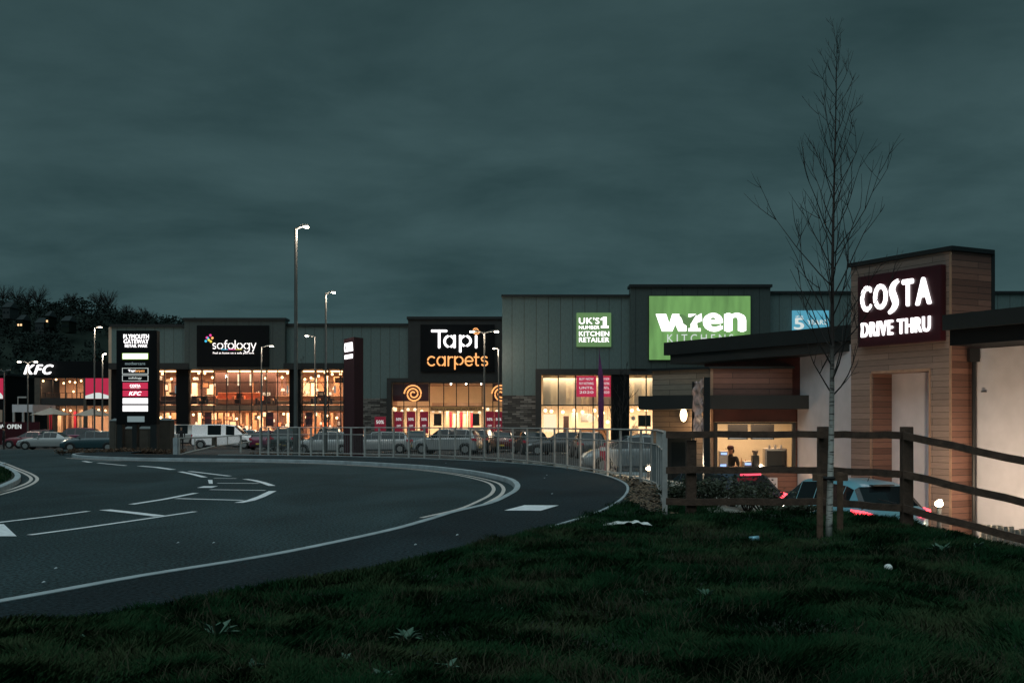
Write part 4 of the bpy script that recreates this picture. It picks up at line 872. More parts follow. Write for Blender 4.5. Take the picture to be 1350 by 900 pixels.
for a in (-30, -9): MB().box(WX(a, 129.9), WX(a + 12, 129.9), 129.9, 129.97, WZ(562, 130), WZ(540, 130)).build('window', M['int_wall'], t)
# now open hoarding
t = thing('hoarding', 'dark red opening hoarding with white letters behind parked cars', 'banner', W(22, CB, 108)); Y = 108
MB().box(WX(-14, Y), WX(52, Y), Y, Y + .1, WZ(586, Y), WZ(556, Y)).build('panel', M['costa_red'], t); lettering('NOW OPEN', M['g_white_dim'], t, (WX(8, Y), Y - .01, WZ(562, Y)), (1, 0), 2.9, .42, .04, depth=.01)
# parasols
def parasol(px, py, wpx, Y, label):
    x = WX(px, Y); z = WZ(py, Y); r = wpx * Y / F / 2; t = thing('parasol', label, 'parasol', (x, Y, GZ), 0, 'parasols outside the restaurant')
    mb = MB(); n = 12; vs = [(0, 0, z - GZ)] + [(r * math.cos(2 * math.pi * k / n), r * math.sin(2 * math.pi * k / n), z - GZ - .75 + .05 * math.cos(k * math.pi)) for k in range(n)]
    mb.add(vs, [(0, k + 1, (k + 1) % n + 1) for k in range(n)]); o = mb.build('canopy', M['canvas'], t, True); s = o.modifiers.new('s', 'SOLIDIFY'); s.thickness = .03
    MB().tube([(0, 0, 0), (0, 0, z - GZ + .1)], .05, 6).build('pole', M['dark_metal'], t, True); MB().box(-.35, .35, -.35, .35, 0, .1).build('base', M['dark_metal'], t, True)
parasol(67, 537, 52, 118, 'left pale parasol in front of the lit restaurant windows'); parasol(122, 538, 50, 118, 'right pale parasol nearer the tall park sign')

# ------------------------------------------------------------------ cafe (right)
Nn = Vector((10.05, 26.0)); A = Vector((-.465, .885)).normalized(); Bv = Vector((.885, .465)).normalized()
def TP(t, k=0.0): p = Nn + A * t + Bv * k; return (p.x, p.y)
boards('wood_front', (.20, .14, .115), (.27, .19, .155), tuple(A), bh=.145, bl=2.7, gap=.005)
boards('wood_side', (.12, .055, .04), (.25, .12, .085), tuple(Bv), bh=.145, bl=1.9, gap=.006)
boards('wood_bay', (.15, .065, .048), (.25, .11, .08), (1, 0), bh=.155, bl=2.1, gap=.006)
boards('wood_bay_pale', (.22, .165, .12), (.33, .25, .19), (.78, -.62), bh=.155, bl=1.8, gap=.006)
mat('wood_trim', (.34, .2, .13), .7, 0, .2, 6); mat('wood_red', (.09, .022, .016), .6, 0, .25, 3)
cf = thing('cafe_building', 'timber and white rendered drive through cafe with dark flat roofs', 'cafe building', (9.5, 28, LOT))
mb = MB()
for (t0, t1, z0, z1) in ((0, .61, LOT, 5.28), (2.46, 3.16, LOT, 5.28), (.61, 2.46, 2.57, 5.28)):
    a, b = TP(t1), TP(t0); mb.wall(a, b, z0, z1, .66)
mb.build('tower_front', M['wood_front'], cf)
mb = MB(); mb.wall(TP(0.004, .66), TP(0.004, 1.3), LOT, 5.275, .3); mb.wall(TP(-.004, .0), TP(-.004, 1.3), LOT, 5.276, .02); mb.build('tower_side', M['wood_side'], cf)
mb = MB(); mb.wall(TP(2.455, .03), TP(2.455, .66), LOT, 2.565, -.02); mb.build('recess_reveal', M['wood_side'], cf)
MB().wall(TP(2.5, .68), TP(.55, .68), LOT, 2.6, .15).build('recess_wall', M['render_white'], cf)
mb = MB()
for t_, w_ in ((0.0, .06), (.61, .05), (2.46, .05)):
    mb.wall(TP(t_ + w_, -.015), TP(t_, -.015), LOT, 5.27 if t_ == 0 else 2.57, .014)
mb.wall(TP(2.46, -.016), TP(.61, -.016), 2.57, 2.63, .014); mb.build('corner_trim', M['wood_trim'], cf)
mb = MB(); mb.wall(TP(3.22, -.06), TP(-.06, -.06), 5.285, 5.385, 1.42); mb.build('tower_parapet', M['dark_metal'], cf)
mb = MB(); mb.wall(TP(-.01, 1.305), TP(-.03, 1.40), LOT, 5.3, .12); mb.wall(TP(3.0, 1.0), TP(.03, 1.0), LOT, 5.27, .29); mb.build('tower_back', M['dark_metal'], cf)
# right hand long wall and roof
Wl = TP(0, .675); mb = MB(); mb.wall(TP(-.03, .675), TP(-14, .675), LOT, 3.05, .3); mb.build('long_wall', M['render_white'], cf)
RA = (9.56, 25.28); RB = (RA[0] - A.x * 10, RA[1] - A.y * 10)
mb = MB(); mb.wall(RA, RB, 3.40, 3.74, 9.0); mb.build('main_roof', M['dark_metal'], cf); q = Vector(RA) - A * .1 + Bv * .12; q2 = q - A * 9.8
mb = MB(); mb.wall(q, q2, 3.06, 3.395, 8.5); mb.build('roof_fascia', M['black_panel'], cf)
mb = MB(); p = Vector(TP(-.12, .58)); mb.tube([(p.x, p.y, LOT), (p.x, p.y, 2.75)], .05, 8); mb.box(p.x - .13, p.x + .1, p.y - .1, p.y + .1, 2.75, 3.05); mb.build('downpipe', M['black_plastic'], cf)
p = Vector(TP(-.3, .6)); MB().box(p.x, p.x + .18, p.y - .05, p.y, 2.05, 2.08).build('bracket', M['black_plastic'], cf)
# bay with the serving window
BR = (8.34, 32.5); BL = (5.70, 32.5); BF = (4.17, 33.8); BY = 32.5
mb = MB(); mb.wall((8.37, 32.45), (9.18, 29.2), LOT, 3.4, -.25); mb.build('lane_wall', M['render_white'], cf)
mb = MB(); mb.wall(BL, BR, 2.14, 2.9, .2); mb.build('bay_upper', M['wood_bay'], cf); mb = MB(); mb.wall(BF, (5.69, 32.51), 2.14, 2.9, .2); mb.build('bay_upper_side', M['wood_bay_pale'], cf)
mb = MB(); mb.wall((5.66, 32.46), (5.74, 32.46), 2.15, 2.9, .04); mb.wall((5.68, 32.47), (5.74, 32.47), LOT, 1.74, .03); mb.build('corner_trim', M['wood_trim'], cf)
mb = MB(); mb.wall((5.62, 32.42), (8.45, 32.42), 2.9, 2.97, .5); mb.wall((4.0, 33.8), (5.62, 32.42), 2.9, 2.968, .5); mb.build('bay_parapet', M['dark_metal'], cf)
mb = MB(); mb.prism([(3.62, 32.6), (5.2, 31.75), (8.62, 31.75), (8.62, 32.48), (5.7, 32.48), (4.0, 33.95)], 1.745, 2.13); mb.build('bay_canopy', M['dark_metal'], cf)
mb = MB(); mb.wall((5.76, 32.5), (8.34, 32.5), 1.385, 1.75, .2); mb.build('window_header', M['wood_red'], cf)
mb = MB(); mb.wall((5.76, 32.5), (8.34, 32.5), LOT, .05, .2); mb.wall((8.1, 32.5), (8.34, 32.5), .055, 1.38, .2); mb.build('bay_lower', M['wood_bay'], cf)
mb = MB(); mb.wall(BF, (5.69, 32.51), .95, 1.76, .2); mb.wall(BF, (4.55, 33.47), LOT, .94, .2); mb.wall((5.2, 32.93), (5.69, 32.51), LOT, .94, .2); mb.build('bay_side', M['wood_bay_pale'], cf)
dr = MB().wall((4.56, 33.52), (5.19, 32.99), LOT, .94, .05).build('door', M['dark_metal'], cf); MB().wall((4.68, 33.38), (5.08, 33.04), LOT + .3, .8, .012).build('pane', M['car_glass'], dr)
fr = MB(); fr.box(5.77, 5.86, 32.44, 32.56, .06, 1.38); fr.box(8.0, 8.09, 32.44, 32.56, .06, 1.38); fr.box(5.86, 8.0, 32.44, 32.56, 1.33, 1.38); fr.box(5.86, 8.0, 32.44, 32.56, .06, .11)
sw = fr.build('serving_window', M['black_plastic'], cf); MB().box(5.86, 8.0, 32.50, 32.51, .11, 1.33).build('pane', M['pane'], sw)
MB().box(7.2, 7.55, 32.36, 32.49, -.55, -.2).build('meter_box', M['render_white'], cf)
# room behind
mb = MB(); mb.box(5.5, 9.6, 36, 36.2, LOT, 2.1); mb.box(9.2, 9.4, 32.75, 36, LOT, 2.1); mb.box(5.3, 5.5, 33.3, 36, LOT, 2.1); mb.build('room_wall', M['int_wall2'], cf)
MB().box(5.5, 9.2, 32.72, 36, 1.6, 1.7).build('room_ceiling', M['int_wall2'], cf); MB().box(5.5, 9.2, 32.75, 36, LOT, LOT + .05).build('room_floor', M['int_floor'], cf)
area('cafe_light', (7.0, 34.2, 1.58), 2, 1.4, 125, (1, .64, .38))
# upper roof behind the bay
UA = Vector((4.8, 36.0)); UB = Vector((9.1, 29.0)); ud = (UB - UA).normalized(); un = Vector((-ud.y, ud.x))
mb = MB(); mb.wall(UA, UB, 3.5, 3.9, 8); mb.build('upper_roof', M['dark_metal'], cf); mb = MB(); mb.wall(UA + ud * .2 + un * .1, UB + un * .1, 3.22, 3.495, 7.7); mb.build('upper_fascia', M['brown_frame'], cf)
q = UA + ud * .9 + un * .9; mb = MB(); mb.wall(q, UB + un * .9 - ud * 1.0, 1.75, 3.215, .2); mb.build('upper_wall', M['wood_red'], cf)
# cafe things
def cthing(n, l, c, loc, **k): return thing(n, l, c, loc, **k)
sg = thing('cafe_sign', 'dark red cafe sign board with big glowing white letters', 'sign', (TP(1.6, -.2)[0], TP(1.6, -.2)[1], 3.24))
mb = MB(); mb.wall(TP(2.74, -.2), TP(.14, -.2), 3.23, 4.98, .18); mb.build('board', M['costa_red'], sg, bevel=.02)
mb = MB(); mb.wall(TP(2.7, -.015), TP(.2, -.015), 3.3, 4.9, .012); mb.build('backplate', M['black_panel'], sg)
rd = -A
def cl(s, tc_, zc, wd, h, bold, **k): lettering(s, M['g_white'], sg, (TP(tc_, -.205)[0], TP(tc_, -.205)[1], zc), rd, wd, h, bold, depth=.04, **k)
cl('C', 2.42, 4.40, .35, .64, .075); cl('O', 1.95, 4.41, .44, .62, .075); cl('T', 1.09, 4.42, .34, .64, .075); cl('A', .62, 4.41, .46, .64, .075)
def sS():
    pts = [(.15, .34), (.01, .26), (-.06, .12), (.0, -.05), (.05, -.2), (-.02, -.33), (-.16, -.42)]; pts2 = smooth_line(pts, 4); n = len(pts2)
    off = [.035 + .055 * math.sin(math.pi * i / (n - 1)) for i in range(n)]; u = Vector((rd.x, rd.y, 0)); nrm = Vector((u.y, -u.x, 0)); c = Vector((*TP(1.52, -.205), 4.41)); L_ = []; R_ = []
    for i, p in enumerate(pts2):
        a = Vector(pts2[max(0, i - 1)]); b = Vector(pts2[min(n - 1, i + 1)]); t = (b - a).normalized()
        L_.append(c + u * (p[0] - t.y * off[i]) + Vector((0, 0, p[1] + t.x * off[i]))); R_.append(c + u * (p[0] + t.y * off[i]) + Vector((0, 0, p[1] - t.x * off[i])))
    mb = MB(); V = L_ + R_; V2 = [v + nrm * .04 for v in V]
    mb.add(V2 + V, [(i, i + 1, i + 1 + n, i + n) for i in range(n - 1)] + [(i, i + 2 * n, i + 1 + 2 * n, i + 1) for i in range(n - 1)] + [(i + n, i + 1 + n, i + 1 + 3 * n, i + 3 * n) for i in range(n - 1)])
    mb.build('lettering', M['g_white'], sg)
sS()
cl('DRIVE THRU', 1.50, 3.64, 2.16, .36, .05)
d_ = bpy.data.lights.new('sign_glow', 'AREA'); d_.shape = 'RECTANGLE'; d_.size = 2.3; d_.size_y = .06; d_.energy = 5; d_.color = (1, .75, .65); o_ = bpy.data.objects.new('sign_glow', d_); COL.objects.link(o_)
pp = TP(1.45, -.1); o_.location = (pp[0], pp[1], 3.24); o_.rotation_euler = (0, 0, math.atan2(A.y, A.x))
wlp = thing('wall_lamp', 'glowing oval bulkhead lamp on the pale cladding', 'wall lamp', (4.93, 32.9, 1.4)); MB().ball((4.92, 32.62, 1.585), .1, 12, 8, sz=1.9, sy=.7).build('diffuser', M['g_bulk'], wlp, smooth=True); MB().box(4.85, 4.99, 32.66, 32.74, 1.42, 1.75).build('backplate', M['trim'], wlp)
wlp.location.z += 0
point('wall_lamp_light', (4.9, 32.3, 1.45), 26, (1, .62, .32), .1)
def bollard(x, y, z0, z1, label, e, head=.06):
    t = thing('bollard_lamp', label, 'bollard light', (x, y, z0), 0, 'glowing bollard lights'); MB().tube([(x, y, z0), (x, y, z1 - .12)], .05, 10).build('post', M['trim'], t)
    MB().ball((x, y, z1 - .06), head, 12, 8, sz=.8).build('lamp_head', M['g_lamp'], t); MB().tube([(x, y, z1 + .002), (x, y, z1 + .03)], .075, 10).build('cap', M['trim'], t)
    point('bollard_light', (x, y - .12, z1 + .1), e, (1, .76, .52), .06)
bollard(WX(1238, 24), 24, LOT, WZ(660, 24), 'bright bollard light at the foot of the timber tower', 230, .085)
bollard(12.0, 22.8, LOT, -.75, 'bollard light beyond the fence beside the white wall', 170); bollard(13.2, 20.4, LOT, -.75, 'bollard light further along the white wall out of sight', 170)
bollard(WX(855, 27), 27, -1.0, WZ(614, 27), 'bollard light glaring behind the end of the guard rail', 60, .06)
point('lane_fill', (8.0, 31.2, -.6), 28, (1, .58, .3), .15)  # added fill with no fixture, brightens the bay wall and meter box
# low timber edging by long wall
te = thing('timber_edging', 'low weathered timber edging in front of the white cafe wall', 'edging', (10.2, 22.5, -1.2)); mb = MB()
for k in range(40):
    p = Vector((9.6, 23.2)) + Vector((.5, -.86)) * k * .13; mb.box(p.x - .05, p.x + .05, p.y - .04, p.y + .04, LOT - .3, -.74 + random.uniform(-.03, .03))
mb.build('palings', M['gravel'], te)
# inside the cafe
def ithing(n, l, c, x0, x1, y0, y1, z0, z1, m, bev=.015):
    t = thing(n, l, c, ((x0 + x1) / 2, (y0 + y1) / 2, z0)); MB().box(x0, x1, y0, y1, z0, z1).build('housing', M[m], t, bevel=bev); return t
t = ithing('counter', 'dark counter below the serving window', 'counter', 5.9, 8.9, 32.95, 33.4, LOT, -.05, 'sofa_dark'); MB().box(5.88, 8.92, 32.9, 33.45, -.045, 0).build('worktop', M['sofa_tan'], t)
t = ithing('back_counter', 'pale counter along the cafe back wall', 'counter', 5.9, 9.1, 35.3, 35.95, LOT, -.1, 'sofa_tan'); MB().box(5.88, 9.12, 35.25, 35.97, -.095, -.05).build('worktop', M['steel'], t)
t = ithing('espresso_machine', 'large dark coffee machine at right of the serving window', 'coffee machine', 7.35, 8.0, 33.05, 33.4, .005, .62, 'steel', .03); MB().box(7.4, 7.95, 33.02, 33.045, .1, .55).build('front_panel', M['black_plastic'], t)
for k in range(3): MB().tube([(7.5 + k * .17, 33.15, .62), (7.5 + k * .17, 33.15, .72)], .035, 8).build('cup_stack', M['poster_white'], t)
t = ithing('grinder', 'dark slim coffee grinder beside the coffee machine', 'coffee grinder', 7.0, 7.2, 33.1, 33.35, .005, .42, 'black_plastic', .02); MB().tube([(7.1, 33.22, .42), (7.1, 33.22, .56)], [.06, .1], 10).build('hopper', M['steel'], t)
for i, (x, lb) in enumerate(((6.02, 'till terminal with blue lit screen left of the worker'), (6.72, 'low till with blue lit strip right of the worker'))):
    z1 = .55 if i == 0 else .25; t = ithing('till', lb, 'till', x, x + .26, 33.05, 33.3, .005, z1, 'steel', .02); MB().box(x + .05, x + .22, 33.03, 33.045, z1 - .11, z1 - .05).build('screen', M['g_screen'], t)
    if i == 0: MB().box(x + .03, x + .2, 33.03, 33.045, .1, .16).build('screen', M['g_screen'], t)
for i, (a, b, lb) in enumerate(((6.55, 7.15, 'dark menu screen hanging left in the cafe'), (7.25, 7.95, 'dark menu screen hanging right with pale strip'))):
    t = thing('menu_screen', lb, 'screen', (a, 34.5, .85), 0, 'menu screens'); MB().box(a, b, 34.5, 34.56, .86, 1.32).build('panel', M['black_plastic'], t)
    for q in (a + .1, b - .1): MB().tube([(q, 34.53, 1.32), (q, 34.53, 1.6)], .01, 4).build('hanger', M['steel'], t)
    MB().box(a + .04, b - .04, 34.49, 34.497, .88, .93).build('lit_strip', M['g_pale'], t)
for i in range(9):
    x = 6.75 + i * .11 + random.uniform(-.03, .03); hh = random.uniform(.18, .32); t = thing('syrup_bottle', f'small syrup bottle on the back counter, {ORD[i]} from left', 'bottle', (x, 35.5, -.05), 0, 'bottles on the cafe back counter')
    MB().tube([(x, 35.5, -.045), (x, 35.5, hh * .6), (x, 35.5, hh * .75), (x, 35.5, hh)], [.035, .035, .014, .012], 8).build('glass', M[('sofa_tan', 'poster_red', 'cream', 'sofa_dark')[i % 4]], t)
# banner frame beside the lane
bf = thing('banner_frame', 'tall black frame with crumpled pinkish banner beside the lane', 'banner', (WX(932, 24), 24, -.9)); x = WX(932, 24)
MB().box(x - .065, x + .065, 24, 24.14, -1.3, WZ(497, 24)).build('post', M['black_plastic'], bf); x2 = WX(914, 25.6); MB().tube([(x2, 25.6, -1.2), (x2, 25.6, WZ(503, 25.6))], .03, 8).build('pole', M['black_plastic'], bf)
mb = MB(); n1, n2 = 12, 22
for j in range(n2 + 1):
    for i in range(n1 + 1):
        u_ = i / n1; v_ = j / n2; xx = x2 + (x - .07 - x2) * u_; yy = 25.6 + (24.08 - 25.6) * u_; zz_ = WZ(572, 25) + (WZ(503, 25) - WZ(572, 25)) * v_
        d0 = mnoise.noise(Vector((u_ * 3, v_ * 7, 1))) * .09; mb.v.append((xx + d0, yy + d0 * .5, zz_ + .03 * math.sin(u_ * 9)))
for j in range(n2):
    for i in range(n1): k = j * (n1 + 1) + i; mb.f.append((k, k + 1, k + n1 + 2, k + n1 + 1)); mb.m.append(0)
mat('banner_cloth', (.50, .34, .32), .6, 0, .7, 7); ob = mb.build('banner_fabric', M['banner_cloth'], bf, smooth=True); ob.modifiers.new('s', 'SOLIDIFY').thickness = .006
MB().tube([(x2, 25.6, WZ(533, 25.6)), (x - .06, 24.08, WZ(533, 24))], .015, 6).build('crossbar', M['black_plastic'], bf)

# ------------------------------------------------------------------ guard rail, fence
gr = thing('guard_rail', 'long curving galvanised pedestrian guard rail beyond the footway', 'guard rail', (GUARD[0][0], GUARD[0][1], .1))
GZs = [(.08 if i < 31 else .05) for i in range(len(GUARD))]; TOP = 1.20
for i, (x, y) in enumerate(GUARD):
    q = Vector(GUARD[min(i + 1, len(GUARD) - 1)]) - Vector(GUARD[max(i - 1, 0)]); a = math.atan2(q.y, q.x); c, s = math.cos(a), math.sin(a); w1, w2 = (.036, .02) if i < len(GUARD) - 1 else (.04, .035)
    mb = MB(); mb.v = [(x + c * u - s * v, y + s * u + c * v, z) for z in (-.12, TOP - .02) for u, v in ((-w1, -w2), (w1, -w2), (w1, w2), (-w1, w2))]; mb.f = [(0, 3, 2, 1), (4, 5, 6, 7), (0, 1, 5, 4), (1, 2, 6, 5), (2, 3, 7, 6), (3, 0, 4, 7)]; mb.m = [0] * 6
    mb.build('post', M['galv'], gr)
for z, rr, nm_ in ((TOP, .022, 'top_rail'), (.93, .016, 'mid_rail'), (.19, .018, 'bottom_rail')): MB().tube([(x, y, z) for x, y in GUARD], rr, 6).build(nm_, M['galv'], gr)
for i in range(len(GUARD) - 1):
    a = Vector(GUARD[i]); b = Vector(GUARD[i + 1]); nb = 7 if i < 30 else 12; mb = MB()
    for k in range(1, nb): p = a.lerp(b, k / nb); mb.tube([(p.x, p.y, .19), (p.x, p.y, .93)], .0075, 4, cap=False)
    mb.build('bar_panel', M['galv_dark'], gr)
# pale gate-like barrier left of the guard rail
lb_ = thing('low_barrier', 'pale metal barrier with slanted bottom rail beside the van', 'barrier', (WX(233, 47), 47, 0))
def seg(p, q, r_, nm_, m='galv'): MB().tube([W(*p), W(*q)], r_, 6).build(nm_, M[m], lb_)
MB().box(WX(228, 47), WX(234, 47), 47, 47.2, -.1, WZ(577, 47)).build('post', M['kerb'], lb_); seg((236, 577.5, 47), (284, 576, 50), .035, 'top_rail'); seg((236.5, 577, 47), (236.5, 599, 47), .035, 'upright'); seg((237, 599, 47), (283, 588, 50), .04, 'bottom_rail')
seg((284, 575.5, 50), (345, 572, 46.2), .03, 'top_rail'); seg((283, 588, 50), (331, 582, 55), .035, 'bottom_rail'); seg((317.5, 574, 48), (317.5, 597, 48), .045, 'upright'); seg((257, 577, 48), (257, 593, 48), .03, 'upright'); seg((300, 575, 49), (300, 586, 49), .025, 'upright')
MB().box(WX(279, 50), WX(284.5, 50), 50, 50.2, WZ(588, 50), WZ(576, 50)).build('latch_box', M['box_brown'], lb_)

tf = thing('timber_fence', 'dark timber post and rail fence with three rails along the grass', 'fence', (FENCE[1][0], FENCE[1][1], 0))
def fz(x): return float(nearz(np.array(x), np.array(14.)))
for i, (x, y) in enumerate(FENCE[1:]):
    z = fz(x); mb = MB(); w_ = .065
    if i == 0: hgt = 1.02
    else: hgt = 1.2
    mb.box(x - w_, x + w_, y - .055, y + .065, z - .5, z + hgt); mb.build('post', M['timber'], tf, bevel=.008)
def rail(p, q, zo):
    a = Vector((p[0], p[1], fz(p[0]) + zo)); b = Vector((q[0], q[1], fz(q[0]) + zo)); d = (b - a).normalized(); s = Vector((d.y, -d.x, 0)).normalized(); mb = MB(); n = 6
    for i in range(n + 1):
        c = a.lerp(b, i / n) + Vector((0, 0, .006 * math.sin(i * 2.1 + zo * 9))) + s * .085
        mb.v += [c - s * .019 - Vector((0, 0, .044)), c + s * .019 - Vector((0, 0, .044)), c + s * .019 + Vector((0, 0, .044)), c - s * .019 + Vector((0, 0, .044))]
    for i in range(n):
        for k in range(4): mb.f.append((i * 4 + k, (i + 1) * 4 + k, (i + 1) * 4 + (k + 1) % 4, i * 4 + (k + 1) % 4)); mb.m.append(0)
    mb.f += [(0, 1, 2, 3), (n * 4 + 3, n * 4 + 2, n * 4 + 1, n * 4)]; mb.m += [0, 0]; mb.build('rail', M['timber'], tf)
segs = [((2.02, 15.0), FENCE[2]), (FENCE[2], FENCE[3]), (FENCE[3], FENCE[4]), (FENCE[4], FENCE[5]), (FENCE[5], FENCE[6])]
for p, q in segs:
    for zo in (.215, .63, 1.095): rail(p, q, zo)

# ------------------------------------------------------------------ young birch with stakes
def bare_tree(name, label, base, top, r0, nb, zlo, spread, cat='tree', mtrunk='birch', seed=1, grp=None, twigr=.0035, up=.9, prof=None):
    rs = random.Random(seed); B = Vector(base); T = Vector(top); t = thing(name, label, cat, base, 0, grp); H = (T - B).length
    n = 24; pts = []; rad = []
    for i in range(n + 1):
        f = i / n; p = B.lerp(T, f) + Vector((.012 * math.sin(f * 9 + seed), .012 * math.cos(f * 7), 0)) * H * .12; pts.append(p); rad.append(r0 * (1 - f) ** 1.15 + twigr * .8)
    MB().tube(pts, rad, 10).build('trunk', M[mtrunk], t, smooth=True)
    mb = MB()
    def branch(s, d, l, r, lev):
        q = [s]; d = d.normalized(); m_ = 6 if lev == 0 else 4
        for i in range(m_): d = (d + Vector((rs.gauss(0, .09), rs.gauss(0, .09), .10 * up)) ).normalized(); q.append(q[-1] + d * l / m_)
        mb.tube(q, [r * (1 - i / len(q)) + twigr * .45 for i in range(len(q))], 4 if lev else 5, cap=False)
        if lev < 2:
            for k in range((3 if lev == 0 else 2)):
                i = rs.randint(1, len(q) - 2); f = rs.uniform(.3, .95); i = int(f * (len(q) - 1)); side = Vector((rs.gauss(0, 1), rs.gauss(0, 1), rs.gauss(0.3, .5))).normalized()
                branch(q[i], (d * .9 + side * .75).normalized(), l * rs.uniform(.28, .5), r * .5, lev + 1)
    for i in range(nb):
        f = zlo + (1 - zlo) * (i + rs.random()) / nb * .97; s = B.lerp(T, f); k = int(f * n); s = pts[k].lerp(pts[min(k + 1, n)], f * n - k)
        a = i * 2.4 + rs.uniform(-.5, .5); pf = (prof(f) if prof else (1 - f) ** .7 + .12); l = spread * pf * rs.uniform(.75, 1.2)
        e = .75 + .35 * f + rs.uniform(-.12, .12); d = Vector((math.cos(a) * math.cos(e), math.sin(a) * math.cos(e), math.sin(e))); branch(s, d, l, r0 * .28 * (1.05 - f) + twigr * .5, 0)
    mb.build('branches', M['twig'], t); return t
YT = 12.4
bare_tree('young_birch', 'slim leafless young birch with white lower trunk tied between stakes', (WX(1093, YT), YT, .05), (WX(1103, YT), YT, WZ(42, YT)), .036, 46, .27, 1.3, seed=6, twigr=.0021,
          prof=lambda f: (.75 + .5 * (f - .26)) if f < .42 else max(.16, .95 - (f - .42) * 1.3))
st = thing('tree_stakes', 'pair of short timber stakes with crossbar holding the birch', 'tree support', (WX(1093, YT), YT, .05))
for px in (1081, 1107.5): x = WX(px, YT - .05 if px < 1090 else YT + .35); yy = YT - .05 if px < 1090 else YT + .35; MB().tube([(x, yy, -.3), (x, yy, WZ(626, yy) if px < 1090 else WZ(622, yy))], .035, 8).build('stake', M['stake'], st)
xa = WX(1078, YT - .1); xb = WX(1110, YT + .3); MB().box(xa, xb, YT + .07, YT + .12, WZ(634, YT), WZ(624.5, YT)).build('crossbar', M['stake'], st)
mb = MB(); mb.tube([(WX(1092, YT) + .055 * math.cos(a), YT + .055 * math.sin(a), WZ(630, YT)) for a in [k * .52 for k in range(13)]], .022, 6).build('strap', M['rubber'], st)
# other saplings
bare_tree('sapling', 'bare multi twig sapling in front of the black kitchen shop pillar', (WX(812, 48), 48, -.6), (WX(826, 48), 48, WZ(487, 48)), .035, 16, .12, 1.7, seed=9, mtrunk='twig', twigr=.010, grp='saplings by the shops')
bare_tree('sapling', 'thin bare sapling beside the tallest street lamp', (WX(399, 55), 55, -.5), (WX(399, 55), 55, WZ(468, 55)), .03, 14, .3, 1.0, seed=12, mtrunk='twig', twigr=.008, grp='saplings by the shops')
bare_tree('sapling', 'thin bare sapling left of the dark red pylon', (WX(428, 60), 60, -.5), (WX(427, 60), 60, WZ(485, 60)), .03, 10, .3, .9, seed=15, mtrunk='twig', twigr=.008, grp='saplings by the shops')

# shrubs
mat('shrub_leaf', (.035, .042, .02), .6, 0, .5, 9); mat('shrub_brown', (.10, .055, .03), .8, 0, .5, 9)
def shrub(name, x, y, z, r, h, label, m='shrub_leaf', n=500, leaf=.03, grp=None):
    t = thing(name, label, 'shrub', (x, y, z), 0, grp); mb = MB(); mb2 = MB()
    for k in range(14):
        a = random.uniform(0, 6.28); q = r * random.uniform(.2, .9); tip = Vector((x + math.cos(a) * q, y + math.sin(a) * q, z + h * random.uniform(.5, 1))); mb2.tube([(x, y, z - .05), ((x + tip.x) / 2, (y + tip.y) / 2, z + h * .4), tip], [.012, .008, .004], 4, cap=False)
        c = tip
        for _ in range(n // 14):
            p = Vector((x, y, z + .1)).lerp(c, random.uniform(.3, 1.08)) + Vector((random.gauss(0, r * .14), random.gauss(0, r * .14), random.gauss(0, h * .07))); s = leaf * random.uniform(.5, 1.3)
            u = Vector((random.gauss(0, 1), random.gauss(0, 1), random.gauss(0, .6))).normalized() * s; v = u.cross(Vector((random.gauss(0, 1), random.gauss(0, 1), random.gauss(0, 1)))).normalized() * s * .5; mb.add([p - u, p - v, p + u, p + v], [(0, 1, 2, 3)])
    mb2.build('stems', M['twig'], t); mb.build('foliage', M[m], t)
def tz(x, y): return float(terrain(np.array([x]), np.array([y]))[0])
random.seed(31)
for i, (px, Y, r, h) in enumerate(((893, 17.2, .35, .6), (915, 17.6, .4, .7), (943, 17.0, .45, .75), (962, 17.8, .5, .85), (985, 17.2, .5, .8), (1008, 17.5, .5, .75), (1030, 17.0, .4, .55), (1052, 16.2, .3, .35))):
    x = WX(px, Y); shrub('shrub', x, Y, max(tz(x, Y), -.75) , r, h * .58, f'leafy shrub behind the timber fence, {ORD[i]} from the guard rail end', n=900, leaf=.028, grp='shrubs behind the timber fence')
for i in range(16):
    px = 84 + i * 10.5 + random.uniform(-3, 3)
    if 150 < px < 208: Y = 51.5
    else: Y = 49 + random.uniform(0, 2)
    shrub('low_shrub', WX(px, Y), Y, -.05, .45, .3, f'low rusty shrub in the roadside bed, {ORD[i]} from left', 'shrub_brown', 160, .05, 'low rusty shrubs along the roadside bed')
for i, px in enumerate((345, 362, 382, 404, 430, 452)): shrub('low_shrub', WX(px, 47.5), 47.5, -.15, .5, .32, f'low brown plant behind the guard rail, {ORD[i]} from its left end', 'shrub_brown', 160, .05, 'low plants behind the guard rail')
# weeds on the grass
mat('weed', (.048, .11, .07), .6, 0, .3, 20)
def weed(px, py, r, label, n=9, stalk=0):
    x, y = GP(px, py, .1); z = tz(x, y); t = thing('weed', label, 'weed', (x, y, z), 0, 'broad leaved weeds in the verge'); mb = MB()
    for k in range(n):
        a = k * 2.4 + random.uniform(-.3, .3); l = r * random.uniform(.6, 1.1); e = random.uniform(.25, 1.0); d = Vector((math.cos(a) * math.cos(e), math.sin(a) * math.cos(e), math.sin(e))); s = Vector((-math.sin(a), math.cos(a), 0)) * l * .17; b0 = Vector((x, y, z))
        p1 = b0 + d * l * .55 + Vector((0, 0, .01)); p2 = b0 + d * l - Vector((0, 0, l * .12)); mb.add([b0, p1 - s, p2, p1 + s, b0 + d * l * .5 - Vector((0, 0, .006))], [(0, 4, 1), (4, 2, 1), (0, 3, 4), (4, 3, 2)])
    mb.build('leaves', M['weed'], t)
    if stalk: MB().tube([(x, y, z), (x - .02, y, z + stalk * .6), (x - .05, y, z + stalk)], [.006, .005, .008], 5).build('stalk', M['dry_grass'], t)
